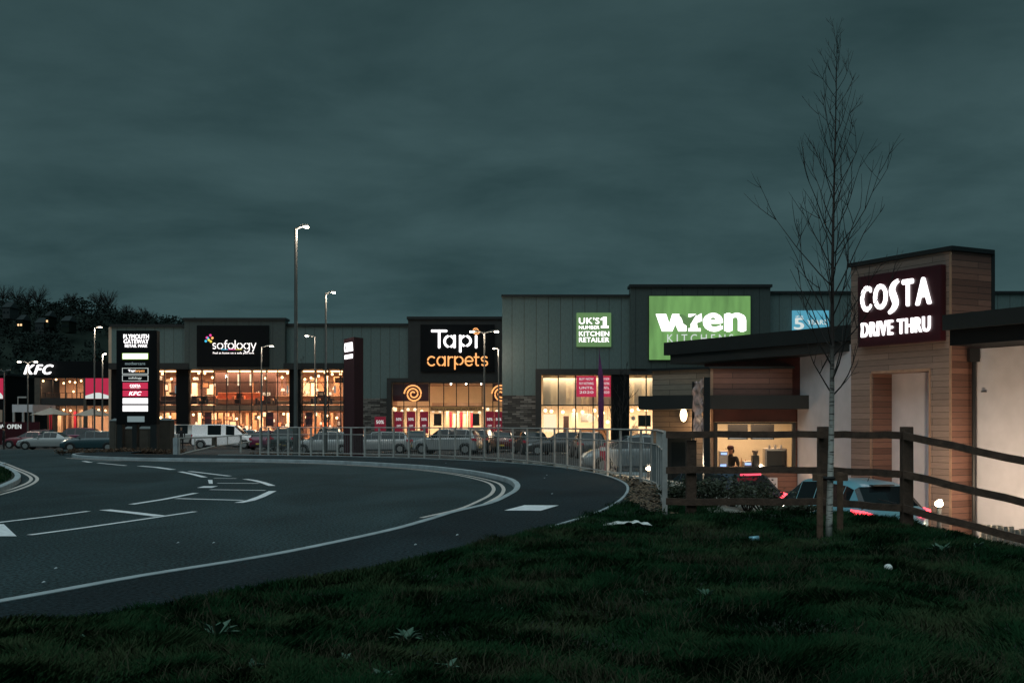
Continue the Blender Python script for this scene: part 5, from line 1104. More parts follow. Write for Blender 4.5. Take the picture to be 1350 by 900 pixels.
weed(285, 838, .16, 'largest weed with a dry stalk left of centre on the verge', 12, .2); weed(28, 880, .10, 'small weed near the bottom left corner'); weed(35, 845, .08, 'weed rosette at left edge below the footway'); weed(108, 862, .13, 'spreading weed low in the left grass', 11)
weed(150, 868, .08, 'small weed just right of the spreading one'); weed(207, 845, .05, 'tiny pale weed between the two bigger left weeds', 6); weed(536, 830, .13, 'dense upright weed in the middle of the grass', 14); weed(660, 795, .05, 'tiny bright weed above the middle weed', 5)
weed(500, 895, .10, 'weed at the bottom edge below the middle weed'); weed(845, 785, .09, 'weed right of centre in the dark grass'); weed(1240, 725, .16, 'weed patch under the corner fence post', 16); weed(1290, 722, .12, 'weed under the sloping fence rails', 12); weed(440, 810, .07, 'wispy weed left of the middle weed', 6, .12)
for i, (px, py) in enumerate(((60, 893), (190, 885), (330, 890), (395, 872), (455, 868), (590, 872), (700, 880), (770, 852), (930, 790), (1010, 850))):
    weed(px, py, .06 + .02 * (i % 3), f'small dark weed among the foreground grass, {ORD[i]} from left', 8)
# litter
def litter(): 
    x, y = GP(826, 692, .12); t = tag(MB().build('x', M['litter_white']), 'a', 'b') ; bpy.data.objects.remove(t)
    x0, y0 = GP(796, 692, .12); x1, y1 = GP(858, 692, .12); mb = MB(); n = 22
    for i in range(n + 1):
        u = i / n; wv = .07 * (1 - abs(2 * u - .8) ** 3 * .6) + .02
        for j in range(4): v = j / 3; xx = x0 + (x1 - x0) * u; mb.v.append((xx, y0 - .15 + v * wv * 3.2, tz(xx, y0) + .045 + .055 * abs(mnoise.noise(Vector((u * 5, v * 3, 2)))) + .03 * math.sin(u * 3.1)))
    for i in range(n):
        for j in range(3): k = i * 4 + j; mb.f.append((k, k + 4, k + 5, k + 1)); mb.m.append(0)
    o = mb.build('plastic_sheet', M['litter_white'], smooth=True); o.modifiers.new('s', 'SOLIDIFY').thickness = .004; tag(o, 'crumpled white plastic sheet lying on the grass', 'litter')
litter()
x, y = GP(1171, 752, .12); z = tz(x, y) + .045; tag(MB().ball((x, y, z), .035, 14, 10, sz=.9).build('crushed_cup', M['litter_white'], smooth=True), 'small round white litter on the grass at right', 'litter')
x, y = GP(994, 709, .12); z = tz(x, y) + .05; t = thing('drink_can', 'small pale blue can lying in the grass', 'litter', (x, y, z)); mat('can_blue', (.25, .5, .6), .35, .4, 0); MB().tube([(x - .05, y, z), (x + .05, y, z + .01)], .026, 12).build('body', M['can_blue'], t, smooth=True); MB().tube([(x + .05, y, z + .01), (x + .056, y, z + .011)], [.026, .02], 12).build('lid', M['steel'], t)
random.seed(77)
for i, (px, py) in enumerate(((603, 577 + 130), (548, 720), (620, 728), (74, 751), (58, 769.5), (282, 717), (721, 627), (718, 631), (728, 652), (588, 611), (235, 717), (300, 748))):
    x, y = GP(px, py, .1 if px > 480 else 0); s = .016
    mb = MB(); z = .114 if px > 480 else .012; mb.add([(x - s, y - s, z), (x + s, y - s * .6, z + .008), (x + s * .7, y + s, z + .004), (x - s * .8, y + s * .7, z + .01), (x, y, z + .016)], [(0, 1, 4), (1, 2, 4), (2, 3, 4), (3, 0, 4), (3, 2, 1, 0)])
    tag(mb.build('paper_scrap', M['kerb']), f'tiny pale scrap on the paving, {ORD[i]} counted from the lower middle', 'litter', 'scraps on road and footway')

# ------------------------------------------------------------------ street lamps
def lamp(px, ytop, Y, base, arms, label, hd=.0, e=60, r=.07):
    x = WX(px, Y); z = WZ(ytop, Y); t = thing('street_lamp', label, 'street lamp', (x, Y, base), 0, 'street lamps round the retail park')
    MB().tube([(x, Y, base), (x, Y, base + 1.2), (x, Y, base + 1.25), (x, Y, z)], [r * 1.35, r * 1.3, r, r * .7], 10).build('pole', M['pole'], t, smooth=False)
    for dpx, lit in arms:
        L_ = dpx * Y / F; sg_ = 1 if L_ > 0 else -1; MB().tube([(x, Y, z - .05), (x + L_ * .45, Y - .05, z + .06)], r * .6, 8).build('arm', M['pole'], t)
        hx0, hx1 = x + L_ * .45, x + L_ * 1.05; h = MB(); h.add([(hx0, Y - .13, z + .02), (hx1, Y - .16, z + .07), (hx1, Y + .06, z + .07), (hx0, Y + .03, z + .02), (hx0, Y - .12, z + .13), (hx1, Y - .13, z + .14), (hx1, Y + .03, z + .14), (hx0, Y + .02, z + .13)], [(0, 3, 2, 1), (4, 5, 6, 7), (0, 1, 5, 4), (1, 2, 6, 5), (2, 3, 7, 6), (3, 0, 4, 7)] if sg_ > 0 else [(0, 1, 2, 3), (7, 6, 5, 4), (4, 5, 1, 0), (5, 6, 2, 1), (6, 7, 3, 2), (7, 4, 0, 3)])
        hh = h.build('lamp_head', M['pole'], t)
        if lit:
            mx0 = hx0 + (hx1 - hx0) * .5; MB().box(min(mx0, hx1), max(mx0, hx1), Y - .19, Y + .05, z + .0, z + .05).build('lens', M['g_lampw'], hh)
            point('lamp_light', ((mx0 + hx1) / 2, Y - .1, z - .15), e, (1, .80, .62), .12)
lamp(390, 300.5, 46, 0, [(16, 1)], 'tallest street lamp, nearest, with lamp head pointing right', e=130, r=.085)
lamp(429.5, 386.5, 65, -.4, [(12, 1)], 'second tallest street lamp, glowing, right of the tallest one', e=150)
lamp(415.5, 443.5, 85, CPZ, [(-12, 1)], 'street lamp with head pointing left before the shop glass', e=120); lamp(344.7, 457, 85, CPZ, [(15, 1)], 'street lamp in front of the furniture shop, head pointing right', e=150)
lamp(124.5, 432, 88, CPZ, [(9, 1)], 'tall street lamp left of the dark pylon sign', e=150); lamp(135, 467, 95, CPZ, [(4.5, 1)], 'shorter bright street lamp close beside the pylon sign', e=200)
lamp(36.7, 477.5, 100, CPZ, [(-12, 1), (12, 1)], 'twin headed street lamp under the slanted roof letters', e=100); lamp(5.5, 489, 95, CPZ, [(-8, 0), (8, 0)], 'unlit twin headed lamp at the left edge', r=.07)
lamp(638.5, 438, 75, CPZ, [(-18, 1), (18, 1)], 'twin headed street lamp before the carpet shop sign', e=150); lamp(657.5, 460, 85, CPZ, [(-7, 1)], 'slim street lamp at the kitchen shop corner', e=120)

# ------------------------------------------------------------------ pylon signs
YP = 54.
py_ = thing('park_pylon', 'tall dark pylon sign listing the shops in lit panels', 'sign', (WX(180, YP), YP, -.1))
X0, X1 = WX(153.5, YP), WX(206.8, YP)
MB().box(X0, X1, YP, YP + .45, WZ(559, YP), WZ(435.5, YP)).build('board', M['black_panel'], py_)
for a, b in ((154, 161), (174, 180), (198, 206.5)): MB().box(WX(a, YP), WX(b, YP), YP + .02, YP + .43, -.2, WZ(559, YP)).build('leg', M['dark_metal'], py_)
fy = YP - .004
for s, y, wd, h in (('PLYMOUTH', 443.5, 1.2, .21), ('GATEWAY', 450, 1.18, .21), ('RETAIL PARK', 455.8, 1.06, .13)): lettering(s, M['g_white'], py_, (WX(179.6, YP), fy, WZ(y, YP)), (1, 0), wd, h, .028, depth=.02)
def ppanel(y0, y1, m, txt=None, tm='g_white', wd=.8, frame=None, bold=.04, h=.55, dx_=0, shear=0):
    q = MB().box(WX(162, YP), WX(195, YP), YP - .03, YP - .005, WZ(y1, YP), WZ(y0, YP)).build('tenant_panel', M[m], py_)
    if frame:
        f_ = MB(); a, b, c, d = WX(162, YP), WX(195, YP), WZ(y1, YP), WZ(y0, YP); e = .022
        f_.box(a - e, b + e, YP - .036, YP - .008, d, d + e); f_.box(a - e, b + e, YP - .036, YP - .008, c - e, c); f_.box(a - e, a, YP - .036, YP - .008, c, d); f_.box(b, b + e, YP - .036, YP - .008, c, d); f_.build('panel_frame', M[frame], q)
    if txt: lettering(txt, M[tm], q, (WX(178.5 + dx_, YP), YP - .033, WZ((y0 + y1) / 2, YP)), (1, 0), wd, (y1 - y0) / F * YP * h, bold, shear, .01)
ppanel(466, 473, 'g_panel', frame='g_lime'); ppanel(475.5, 482.5, 'black_panel', 'mothercare', 'g_pale', .95, bold=.02); ppanel(485.5, 492.3, 'black_panel', 'Tapi', 'g_white', .34, 'g_white_dim', dx_=-4.5)
lettering('carpets', M['g_orange'], py_, (WX(184.5, YP), YP - .033, WZ(489.3, YP)), (1, 0), .46, .12, .03, depth=.01)
ppanel(495, 501.8, 'black_panel', 'sofology', 'g_white_dim', .62, 'g_white_dim', .01); ppanel(504.2, 512.6, 'g_red', 'COSTA', 'g_white', .5, h=.42); lettering('DRIVE THRU', M['g_white_dim'], py_, (WX(178.5, YP), YP - .033, WZ(511.3, YP)), (1, 0), .45, .06, .02, depth=.01)
ppanel(514.4, 522.4, 'g_red', 'KFC', 'g_white', .6, h=.62, shear=.3, bold=.06); ppanel(524.6, 532, 'g_panel'); ppanel(534.2, 542, 'g_panel'); 
MB().box(WX(168, YP), WX(190.5, YP), YP - .02, YP - .004, WZ(556, YP), WZ(548.5, YP)).build('notice_plate', M['g_pale'], py_)
for a, b, Y, lb, top in ((144, 153, 56, 'brown service cabinet left of the pylon', 551.5), (208, 224.5, 56, 'larger brown service cabinet right of the pylon', 551), (162, 174, 57, 'grey cabinet seen between the pylon legs on the left', 562), (180.5, 198, 57, 'grey cabinet seen between the pylon legs on the right', 562)):
    t = thing('service_cabinet', lb, 'cabinet', (WX((a + b) / 2, Y), Y, -.2), 0, 'service cabinets round the pylon'); MB().box(WX(a, Y), WX(b, Y), Y, Y + .7, -.3, WZ(top + 3, Y)).build('body', M['box_brown'], t, bevel=.02)
    mb = MB(); a_, b_, z_ = WX(a, Y) - .03, WX(b, Y) + .03, WZ(top + 3, Y); mb.add([(a_, Y - .03, z_), (b_, Y - .03, z_), (b_, Y + .73, z_), (a_, Y + .73, z_), (a_ + .15, Y + .35, z_ + .12), (b_ - .15, Y + .35, z_ + .12)], [(0, 1, 5, 4), (2, 3, 4, 5), (1, 2, 5), (3, 0, 4), (3, 2, 1, 0)]); mb.build('lid', M['galv_dark'], t)
    MB().box(WX(a, Y) + .08, WX(b, Y) - .08, Y - .015, Y - .002, -.1, z_ - .1).build('door', M['box_brown'], t)
# red pylon
rp = thing('red_pylon', 'dark red cafe pylon with small lit white letters beyond the guard rail', 'sign', (WX(466, 64), 64, -.5))
a, b, c = (WX(453.3, 65.6), 65.6), (WX(467, 64), 64), (WX(479, 64.9), 64.9); d = (a[0] + c[0] - b[0], a[1] + c[1] - b[1])
MB().prism([a, b, c, d], -.6, WZ(444, 64)).build('board', M['totem_red'], rp)
ud_ = (Vector(b) - Vector(a)).normalized(); mid = (Vector(a) + Vector(b)) / 2; nn_ = Vector((ud_.y, -ud_.x)) * .005
lettering('COSTA', M['g_white'], rp, (mid.x + nn_.x, mid.y + nn_.y, WZ(457.5, 64.8)), ud_, 1.45, .52, .05); lettering('DRIVE THRU', M['g_white'], rp, (mid.x + nn_.x, mid.y + nn_.y, WZ(470, 64.8)), ud_, 1.35, .24, .04)
MB().box(d[0] - .05, c[0] + .05, 65, 66.3, -.8, -.55).build('base', M['kerb'], rp)
# feather flag
ff = thing('feather_flag', 'purple feather flag standing before the kitchen shop window', 'flag', (WX(791, 52), 52, -.9)); Y = 52
MB().tube([(WX(789, Y), Y, -.9), (WX(790, Y), Y, WZ(500, Y)), (WX(790.5, Y), Y, WZ(458, Y))], [.03, .02, .008], 6).build('pole', M['pole'], ff)
mb = MB(); n = 16
for i in range(n + 1):
    f = i / n; yy = 459 + (566 - 459) * f; w0 = min(7.5, 1 + f * 16) ; mb.v += [(WX(788.5 + (1 - min(1, f * 3)) * 1.5, Y), Y - .01, WZ(yy, Y)), (WX(788.5 + w0, Y), Y - .01 + .03 * math.sin(i), WZ(yy, Y))]
for i in range(n): mb.f.append((2 * i, 2 * i + 1, 2 * i + 3, 2 * i + 2)); mb.m.append(0)
mat('flag_purple', (.16, .03, .13), .7, 0, .2, 4); o = mb.build('flag_fabric', M['flag_purple'], ff); o.modifiers.new('s', 'SOLIDIFY').thickness = .01
# small ground items
t = thing('ticket_post', 'small red and white post sign behind the guard rail', 'sign', (WX(795, 45), 45, CPZ)); MB().box(WX(791, 45), WX(799, 45), 45, 45.15, CPZ, WZ(588, 45)).build('post', M['poster_red'], t); MB().box(WX(791.5, 45), WX(798.5, 45), 44.98, 44.995, WZ(594, 45), WZ(589, 45)).build('plate', M['litter_white'], t)
t = thing('mesh_banner', 'red banner with faint letters behind the right end of the guard rail', 'banner', (WX(842, 50), 50, CPZ)); MB().box(WX(828, 50), WX(857, 50), 50, 50.05, WZ(602, 50), WZ(580, 50)).build('panel', M['costa_red'], t); lettering('OPEN', M['poster_red'], t, (WX(842, 50), 49.99, WZ(588, 50)), (1, 0), .7, .25, .03, depth=.01)
# guard kerb island in the car park, pale and curved
mb = MB(); cx_, cy_ = WX(832, 36), 36.0; mb.prism([(cx_ + 1.2 * math.cos(k / 24 * 6.283), cy_ + 1.6 * math.sin(k / 24 * 6.283)) for k in range(24)], CPZ - .5, CPZ + .35); tag(mb.build('kerb_island', M['kerb']), kind='structure')

# ------------------------------------------------------------------ vehicles
SPEC = {
 'hatch': [(-2.02, .62, .38, .62, .64, .55), (-1.98, .78, .25, .80, .84, .66), (-1.88, .84, .20, .93, 1.0, .72), (-1.50, .87, .20, .96, 1.38, .60), (-1.25, .88, .20, .965, 1.45, .60), (-.35, .88, .20, .96, 1.50, .62), (.25, .88, .20, .95, 1.47, .61), (.95, .88, .20, .93, 1.02, .70), (1.45, .86, .20, .84, .92, .66), (1.85, .80, .22, .70, .78, .60), (2.02, .66, .30, .56, .60, .5)],
 'estate': [(-2.35, .64, .38, .62, .64, .55), (-2.30, .80, .25, .82, .86, .68), (-2.22, .86, .20, .92, .98, .72), (-1.92, .88, .20, .95, 1.40, .60), (-1.6, .89, .20, .95, 1.45, .61), (-.35, .89, .20, .94, 1.47, .62), (.3, .89, .20, .93, 1.43, .61), (1.05, .89, .20, .91, .98, .70), (1.6, .87, .20, .83, .90, .66), (2.1, .80, .22, .68, .76, .60), (2.3, .64, .30, .54, .58, .5)],
 'saloon': [(-2.25, .64, .38, .66, .68, .55), (-2.2, .80, .25, .84, .88, .64), (-1.7, .86, .20, .90, .95, .68), (-1.45, .87, .20, .91, 1.0, .68), (-.85, .88, .20, .91, 1.34, .58), (-.35, .88, .20, .90, 1.39, .58), (.15, .88, .20, .90, 1.36, .58), (.95, .88, .20, .88, .95, .68), (1.6, .86, .20, .80, .88, .64), (2.05, .79, .22, .66, .73, .58), (2.22, .62, .30, .52, .56, .5)],
 'suv': [(-2.2, .70, .42, .72, .75, .62), (-2.15, .84, .30, .95, 1.0, .72), (-2.08, .89, .25, 1.04, 1.1, .76), (-1.85, .91, .25, 1.07, 1.55, .66), (-1.5, .92, .25, 1.07, 1.64, .66), (-.3, .92, .25, 1.06, 1.68, .67), (.4, .92, .25, 1.05, 1.63, .66), (1.05, .92, .25, 1.04, 1.14, .75), (1.6, .90, .25, .98, 1.06, .72), (2.05, .84, .28, .84, .90, .66), (2.2, .70, .36, .66, .70, .58)],
 'van': [(-2.45, .86, .35, 1.0, 1.75, .74), (-2.42, .93, .28, 1.05, 1.88, .78), (-2.2, .95, .25, 1.10, 1.93, .80), (-1.2, .95, .25, 1.10, 1.95, .80), (-.1, .95, .25, 1.10, 1.95, .80), (.25, .95, .25, 1.10, 1.94, .80), (.95, .95, .25, 1.08, 1.84, .78), (1.62, .94, .25, 1.04, 1.20, .80), (2.05, .91, .26, .92, 1.0, .76), (2.35, .84, .28, .72, .80, .68), (2.45, .72, .34, .58, .62, .6)],
}
GLASS = {'hatch': (3, 6, 2, 6), 'estate': (3, 6, 2, 6), 'saloon': (4, 6, 3, 6), 'suv': (3, 6, 2, 6), 'van': (5, 6, None, 6)}
paint_n = [0]
def paint(col, name):
    if name in M: return M[name]
    m = mat(name, col, .35, .1, 0, spec=.6); m.node_tree.nodes['Principled BSDF'].inputs['Coat Weight'].default_value = .6; m.node_tree.nodes['Principled BSDF'].inputs['Coat Roughness'].default_value = .08; return m
def car(kind, loc, rz, m, label, tail='tail_glass', lights=None, group='cars in the retail park'):
    t = thing('van' if kind == 'van' else 'parked_car', label, 'van' if kind == 'van' else 'car', loc, rz, group)
    sp = SPEC[kind]; body = MB(); gl = {}
    rings = []
    for (x, w_, zb, bl, tp_, wt) in sp:
        zm_ = zb + (bl - zb) * .45
        half = [(w_ * .86, zb), (w_ * .98, zb + .08), (w_, zm_), (w_ * .985, bl - .06), (w_ * .94, bl), (wt + .02, tp_ - .06), (wt * .86, tp_ - .012), (0, tp_)]
        rings.append([(x, y, z) for y, z in half] + [(x, -y, z) for y, z in half[-2::-1]])
    n = len(rings[0]); s0, s1, rg, fg = GLASS[kind]
    for i in range(len(rings) - 1):
        for k in range(n - 1):
            kk = min(k, n - 2 - k); q = (rings[i][k], rings[i + 1][k], rings[i + 1][k + 1], rings[i][k + 1]); g = None
            if kk == 4 and s0 <= i < s1 + (1 if kind != 'van' else 0) and not (kind == 'van' and i < s0): g = 'side_window'
            if kk == 4 and kind == 'van' and i == 3: g = 'side_window'
            if kk in (5, 6) and rg is not None and i == rg: g = 'rear_window'
            if kk in (5, 6) and i == fg: g = 'windscreen'
            if kk == 4 and i == fg and kind in ('hatch', 'estate', 'saloon', 'suv'): g = 'side_window'
            if kk == 4 and rg is not None and i == rg: g = None
            tgt = body if g is None else gl.setdefault(g + ('L' if (g == 'side_window' and k < n / 2) else ''), MB())
            if g and g.startswith('side'):
                c = Vector([sum(v[j] for v in q) / 4 for j in range(3)]); qs = [Vector(v) for v in q]; sh = [c + (v - c) * .965 for v in qs]
                b0 = body; 
                for e in range(4): b0.add([qs[e], qs[(e + 1) % 4], sh[(e + 1) % 4], sh[e]], [(0, 1, 2, 3)])
                tgt.add(sh, [(0, 1, 2, 3)])
            else: tgt.add(q, [(0, 1, 2, 3)])
    for r_, rev in ((rings[0], 1), (rings[-1], 0)): body.add(r_, [tuple(range(n))[::-1] if rev else tuple(range(n))])
    body.add([rings[i][0] for i in range(len(rings))] + [rings[i][-1] for i in range(len(rings))], [(i, i + len(rings), i + 1 + len(rings), i + 1) for i in range(len(rings) - 1)])
    me_o = body.build('body', m, t, True)
    bm = bmesh.new(); bm.from_mesh(me_o.data); bmesh.ops.remove_doubles(bm, verts=bm.verts, dist=.0005); bmesh.ops.recalc_face_normals(bm, faces=bm.faces); bm.to_mesh(me_o.data); bm.free()
    for p_ in me_o.data.polygons: p_.use_smooth = True
    me_o.modifiers.new('es', 'EDGE_SPLIT').split_angle = R(32)
    for g, mb_ in gl.items(): mb_.build('side_window' if g.startswith('side') else g, M['car_glass'], t, True)
    xr, xf = sp[0][0], sp[-1][0]; wr = sp[1][1]; wb = sp[5][1]; rr = .31 if kind not in ('suv', 'van') else .35; wx_ = (xr + .72, xf - .75)
    for x in wx_:
        for s in (-1, 1):
            y = s * (wb - .02); wh = MB().tube([(x, y - s * .18, rr), (x, y + s * .03, rr)], rr, 18).build('wheel', M['rubber'], t, True, smooth=False); MB().tube([(x, y + s * .03, rr), (x, y + s * .036, rr)], rr * .62, 14).build('rim', M['alloy'], wh, True)
            ar_ = MB(); ar_.tube([(x + (rr + .05) * math.cos(a), y + s * .022, rr + (rr + .05) * math.sin(a)) for a in [math.pi * q / 10 for q in range(11)]], .03, 5); ar_.build('wheel_arch', M['trim'], t, True)
    zl = sp[2][3] - .09; zt = .62 if kind != 'van' else .75
    for s in (-1, 1):
        if kind == 'van': MB().box(xr - .02, xr + .06, s * .80, s * .91, .75, 1.15).build('tail_light', M[tail], t, True)
        else:
            x_ = sp[1][0]; tl = MB(); tl.add([(x_ - .05, s * (wr - .24), zl - .06), (x_ - .05, s * (wr + .03), zl - .07), (x_ + .22, s * (wr + .10), zl - .03), (x_ + .26, s * (wr + .09), zl + .11), (x_ - .03, s * (wr + .01), zl + .09), (x_ - .04, s * (wr - .20), zl + .03)], [(0, 1, 4, 5), (1, 2, 3, 4)] if s < 0 else [(5, 4, 1, 0), (4, 3, 2, 1)]); o_ = tl.build('tail_light', M[tail], t, True); so_ = o_.modifiers.new('s', 'SOLIDIFY'); so_.thickness = .02; so_.offset = 0
        zh = sp[-2][3] - .02; hx = sp[-2][0]; hw = sp[-2][1]; hl = MB(); hl.add([(hx + .10, s * (hw - .32), zh - .08), (hx + .06, s * (hw - .05), zh - .09), (hx - .2, s * (hw + .055), zh), (hx - .2, s * (hw + .03), zh + .1), (hx + .0, s * (hw - .08), zh + .07), (hx + .04, s * (hw - .3), zh + .04)], [(0, 1, 4, 5), (1, 2, 3, 4)]); o_ = hl.build('headlight', M['head_glass'], t, True); so_ = o_.modifiers.new('s', 'SOLIDIFY'); so_.thickness = .02; so_.offset = 0
        x_ = sp[6][0] + .38; MB().ball((x_, s * (wb + .06), sp[6][3] + .03), .09, 8, 5, sz=.7, sx=.6).build('wing_mirror', m, t, True, smooth=True)
    MB().box(xr - .012, xr + .03, -.26, .26, .42 if kind != 'van' else .5, .53 if kind != 'van' else .61).build('number_plate', M['plate_yellow'], t, True)
    MB().box(xf - .03, xf + .012, -.26, .26, .36, .47).build('number_plate', M['poster_white'], t, True)
    MB().box(xr - .02, xr + .12, -wr * .8, wr * .8, .30, .40).build('bumper_trim', M['trim'], t, True)
    return t
mat('tail_glass', (.30, .012, .03), .25, 0, 0, emit=(.5, .01, .04), estr=.08); mat('head_glass', (.55, .58, .6), .15, .2, 0); mat('plate_yellow', (.6, .45, .08), .5, 0, 0)
P_ = dict(crimson=(.16, .008, .02), silver=(.30, .31, .31), magenta=(.13, .008, .045), teal=(.012, .045, .055), winered=(.08, .008, .01), white=(.68, .68, .66), paleblue=(.3, .42, .5), darkgreen=(.012, .03, .028), black=(.012, .014, .016), darkgrey=(.04, .045, .048), purple=(.05, .015, .05), skyblue=(.14, .36, .44), navy=(.012, .02, .045), charcoal=(.022, .024, .026))
for k_, v_ in P_.items(): paint(v_, 'paint_' + k_)
def pc_(kind, px, Y, deg, c, label, **k): return car(kind, (WX(px, Y), Y, CPZ), R(deg), M['paint_' + c], label, **k)
pc_('saloon', 42, 93, 178, 'crimson', 'crimson saloon behind the silver coupe at far left'); pc_('saloon', 64, 88, 184, 'silver', 'silver coupe parked in front of the crimson saloon'); pc_('suv', 98, 98, 184, 'magenta', 'magenta estate like SUV behind the silver coupe'); pc_('hatch', 120, 82, 190, 'teal', 'dark teal hatchback left of the pylon')
pc_('hatch', 64, 104, 0, 'winered', 'dark wine hatchback furthest back at left'); pc_('van', 297, 91, 0, 'white', 'white panel van facing right in front of the furniture shop'); pc_('van', 234, 104, 180, 'silver', 'silver van half hidden behind the brown service cabinet'); pc_('hatch', 333, 98, 0, 'paleblue', 'pale blue car just right of the white panel van')
pc_('suv', 380, 84, 90, 'darkgreen', 'dark green SUV behind the left part of the guard rail'); pc_('hatch', 355, 88, 80, 'magenta', 'dark pink car behind the bicycles'); pc_('hatch', 428, 74, 180, 'silver', 'silver hatchback behind guard rail left of red pylon'); pc_('suv', 436, 88, 92, 'black', 'black SUV left of the red pylon')
pc_('estate', 497, 77, 180, 'silver', 'silver estate car just right of the red pylon'); pc_('hatch', 548, 82, 95, 'teal', 'teal hatchback between the two silver cars'); pc_('suv', 590, 74, 165, 'silver', 'pale silver SUV behind middle of guard rail'); pc_('suv', 634, 78, 80, 'black', 'black SUV beside the twin headed lamp')
pc_('hatch', 664, 82, 85, 'winered', 'dark red car at the kitchen shop corner'); pc_('hatch', 700, 74, 100, 'black', 'black hatchback before the stone wall'); pc_('estate', 742, 72, 175, 'charcoal', 'charcoal estate before the kitchen window'); pc_('hatch', 775, 66, 95, 'darkgrey', 'dark grey car left of the feather flag')
pc_('saloon', 842, 70, 178, 'purple', 'dark purple saloon before the second kitchen window'); pc_('hatch', 832, 46, 185, 'silver', 'silver hatchback behind the right end of the guard rail')
pc_('hatch', 470, 100, 90, 'crimson', 'red car nearest the furniture shop right window'); pc_('hatch', 612, 98, 90, 'darkgrey', 'grey car close to the carpet shop doors'); pc_('suv', 315, 104, 90, 'black', 'black SUV close to the furniture shop doors')
# cars in the drive through lane
ang = 20.
RL = Vector((6.75, 22.0)); h_ = Vector((-math.sin(R(ang)), math.cos(R(ang)))); rt = Vector((h_.y, -h_.x)); c_ = RL + h_ * 2.0 + rt * .84
cb_ = car('hatch', (c_.x, c_.y, LOT), math.atan2(h_.y, h_.x), M['paint_skyblue'], 'light blue hatchback in the cafe lane seen behind the fence', tail='g_redlamp')
for a in ((0, -.30, 0),): MB().tube([(-1.93, -.05, 1.06), (-1.80, .28, 1.14)], .012, 5).build('wiper', M['trim'], cb_, True)
MB().box(-1.62, -1.48, -.25, .25, 1.385, 1.41).build('brake_light', M['trim'], cb_, True); MB().tube([(-1.1, 0, 1.46), (-1.16, 0, 1.56)], .008, 5).build('aerial', M['trim'], cb_, True)
h_ = Vector((-.5, .866)); rt = Vector((h_.y, -h_.x)); c_ = Vector((6.02, 27.4)) + h_ * 2.0
ca_ = car('hatch', (c_.x, c_.y, LOT), math.atan2(h_.y, h_.x), M['paint_navy'], 'dark blue hatchback braking at the serving window', tail='g_redlamp'); MB().box(-1.64, -1.56, -.30, .30, 1.37, 1.42).build('brake_light', M['g_redstrip'], ca_, True)
point('brake_glow', (6.95, 27.0, -.45), 9, (1, .08, .08), .05); 

# ------------------------------------------------------------------ people
def person(loc, rz, label, J, mats, seed=0, scale=1):
    t = thing('person', label, 'person', loc, rz); names = list(J['pts']); me = bpy.data.meshes.new('body')
    me.from_pydata([J['pts'][n][:3] for n in names], [(names.index(a), names.index(b)) for a, b in J['edges']], []); o = bpy.data.objects.new('body', me); COL.objects.link(o)
    m = o.modifiers.new('sk', 'SKIN'); sv = me.skin_vertices[0].data
    for i, n in enumerate(names): r = J['pts'][n][3]; sv[i].radius = (r, r * J.get('flat', {}).get(n, 1)); sv[i].use_root = (n == 'pelvis')
    o.modifiers.new('ss', 'SUBSURF').levels = 2; dg = bpy.context.evaluated_depsgraph_get(); m2_ = bpy.data.meshes.new_from_object(o.evaluated_get(dg)); bpy.data.objects.remove(o)
    m2_.materials.clear()
    for q in mats: m2_.materials.append(M[q])
    for p in m2_.polygons:
        p.use_smooth = True; z = p.center.z; p.material_index = 0 if (z > J['neck'] or J['hand'](p.center)) else (1 if z > J['waist'] else 2)
    b = bpy.data.objects.new('body', m2_); COL.objects.link(b); b.parent = t; return t
def std(arm=None):
    pts = {'pelvis': (0, 0, .95, .13), 'chest': (0, 0, 1.3, .15), 'neck': (0, .0, 1.5, .055), 'head': (0, -.02, 1.62, .085), 'crown': (0, -.01, 1.72, .075)}
    ed = [('pelvis', 'chest'), ('chest', 'neck'), ('neck', 'head'), ('head', 'crown')]
    for s, n in ((-1, 'L'), (1, 'R')):
        pts.update({'hip' + n: (s * .09, 0, .88, .10), 'knee' + n: (s * .10, -.02, .48, .065), 'ank' + n: (s * .10, .02, .09, .045), 'toe' + n: (s * .11, -.14, .04, .035), 'sh' + n: (s * .19, 0, 1.42, .065), 'el' + n: (s * .25, .02, 1.14, .045), 'wr' + n: (s * .24, -.08, .90, .032), 'hd' + n: (s * .24, -.11, .82, .035)})
        ed += [('pelvis', 'hip' + n), ('hip' + n, 'knee' + n), ('knee' + n, 'ank' + n), ('ank' + n, 'toe' + n), ('chest', 'sh' + n), ('sh' + n, 'el' + n), ('el' + n, 'wr' + n), ('wr' + n, 'hd' + n)]
    if arm: pts.update(arm)
    return {'pts': pts, 'edges': ed, 'neck': 1.50, 'waist': .95, 'hand': lambda c: False, 'flat': {'pelvis': .8, 'chest': .7}}
J = std({'elL': (-.28, -.06, 1.16, .045), 'wrL': (-.2, -.3, 1.24, .032), 'hdL': (-.17, -.38, 1.27, .035), 'elR': (.27, -.04, 1.15, .045), 'wrR': (.22, -.26, 1.12, .032), 'hdR': (.2, -.34, 1.12, .035)})
J['hand'] = lambda c: c.y < -.12 and c.z > 1.0
pw = person((6.46, 33.6, LOT + .24), R(-40), 'dark clothed worker with cap standing inside the serving window', J, ['skin', 'cloth_black', 'cloth_black'])
MB().ball((0, -.015, 1.69), .105, 12, 8, sz=.75).build('cap', M['cloth_wine'], pw, True, smooth=True); MB().box(-.07, .07, -.2, -.09, 1.655, 1.67).build('cap_peak', M['cloth_wine'], pw, True)
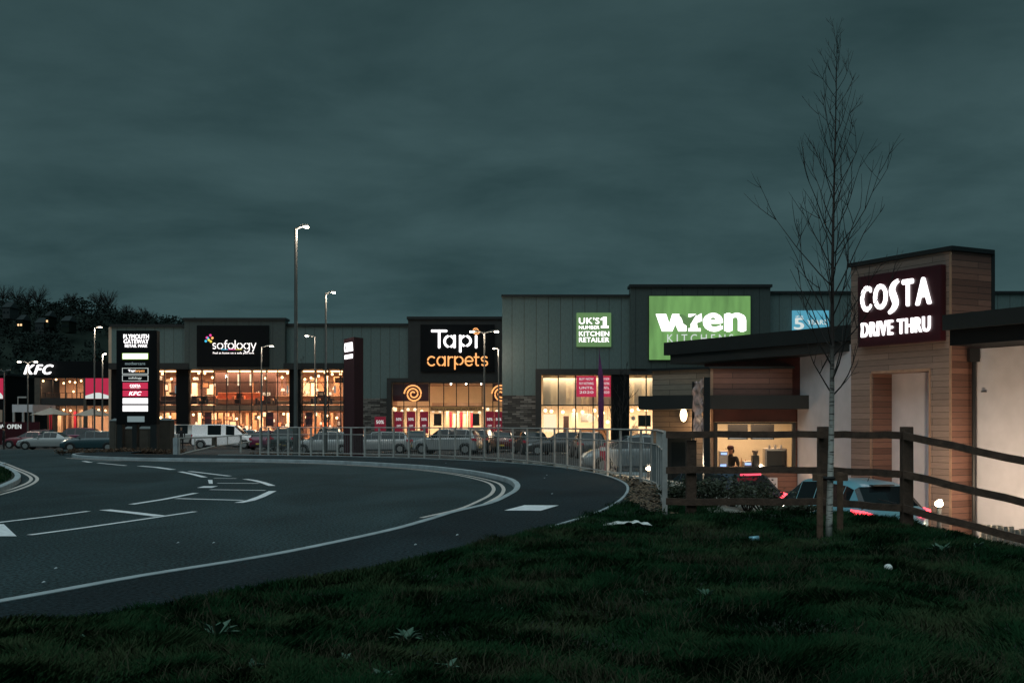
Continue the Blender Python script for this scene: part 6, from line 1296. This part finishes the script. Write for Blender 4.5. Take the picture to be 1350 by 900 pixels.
MB().ball((0, .04, 1.6), .09, 10, 7, sz=1.1).build('hair', M['hair'], pw, True, smooth=True)
for s in (-1, 1): MB().ball((s * .03, -.10, 1.635), .009, 6, 4).build('eye', M['black_plastic'], pw, True)
pv = person((WX(239, 86), 86, CPZ), R(10), 'person in dark coat standing by the white van', std(), ['skin', 'cloth_black', 'cloth_black']); MB().ball((0, .015, 1.68), .10, 10, 7, sz=.9).build('hair', M['hair'], pv, True, smooth=True)
J2 = std(); pl_ = person((WX(5, 84), 84, CPZ), R(-70), 'person in dark coat walking at the far left', J2, ['skin', 'cloth_black', 'cloth_black']); MB().ball((0, .015, 1.68), .10, 10, 7, sz=.9).build('hair', M['hair'], pl_, True, smooth=True)
# bicycles by the guard rail
def bicycle(px, Y, label, rz=0):
    t = thing('bicycle', label, 'bicycle', (WX(px, Y), Y, -.35), rz, 'bicycles behind the guard rail')
    for x in (-.5, .5):
        w_ = MB().tube([(x + .33 * math.cos(a), 0, .34 + .33 * math.sin(a)) for a in [k * math.pi / 10 for k in range(21)]], .022, 5).build('wheel', M['galv_dark'], t, True)
        s_ = MB()
        for k in range(6): a = k * math.pi / 6; s_.tube([(x - .31 * math.cos(a), 0, .34 - .31 * math.sin(a)), (x + .31 * math.cos(a), 0, .34 + .31 * math.sin(a))], .004, 3)
        s_.build('spokes', M['steel'], w_, True)
    mb = MB(); 
    for p, q in (((-.5, .34), (-.1, .32)), ((-.5, .34), (-.18, .80)), ((-.1, .32), (-.18, .85)), ((-.1, .32), (.36, .74)), ((-.18, .78), (.36, .80)), ((.5, .34), (.34, .9))): mb.tube([(p[0], 0, p[1]), (q[0], 0, q[1])], .02, 5)
    mb.build('frame', M['trim'], t, True); MB().box(-.32, -.06, -.06, .06, .86, .91).build('saddle', M['rubber'], t, True); MB().tube([(.3, -.25, .95), (.34, 0, .93), (.3, .25, .95)], .015, 5).build('handlebar', M['steel'], t, True)
bicycle(367, 49, 'bicycle behind the left end of the guard rail, left one', R(15)); bicycle(376, 51, 'bicycle behind the left end of the guard rail, right one', R(30))
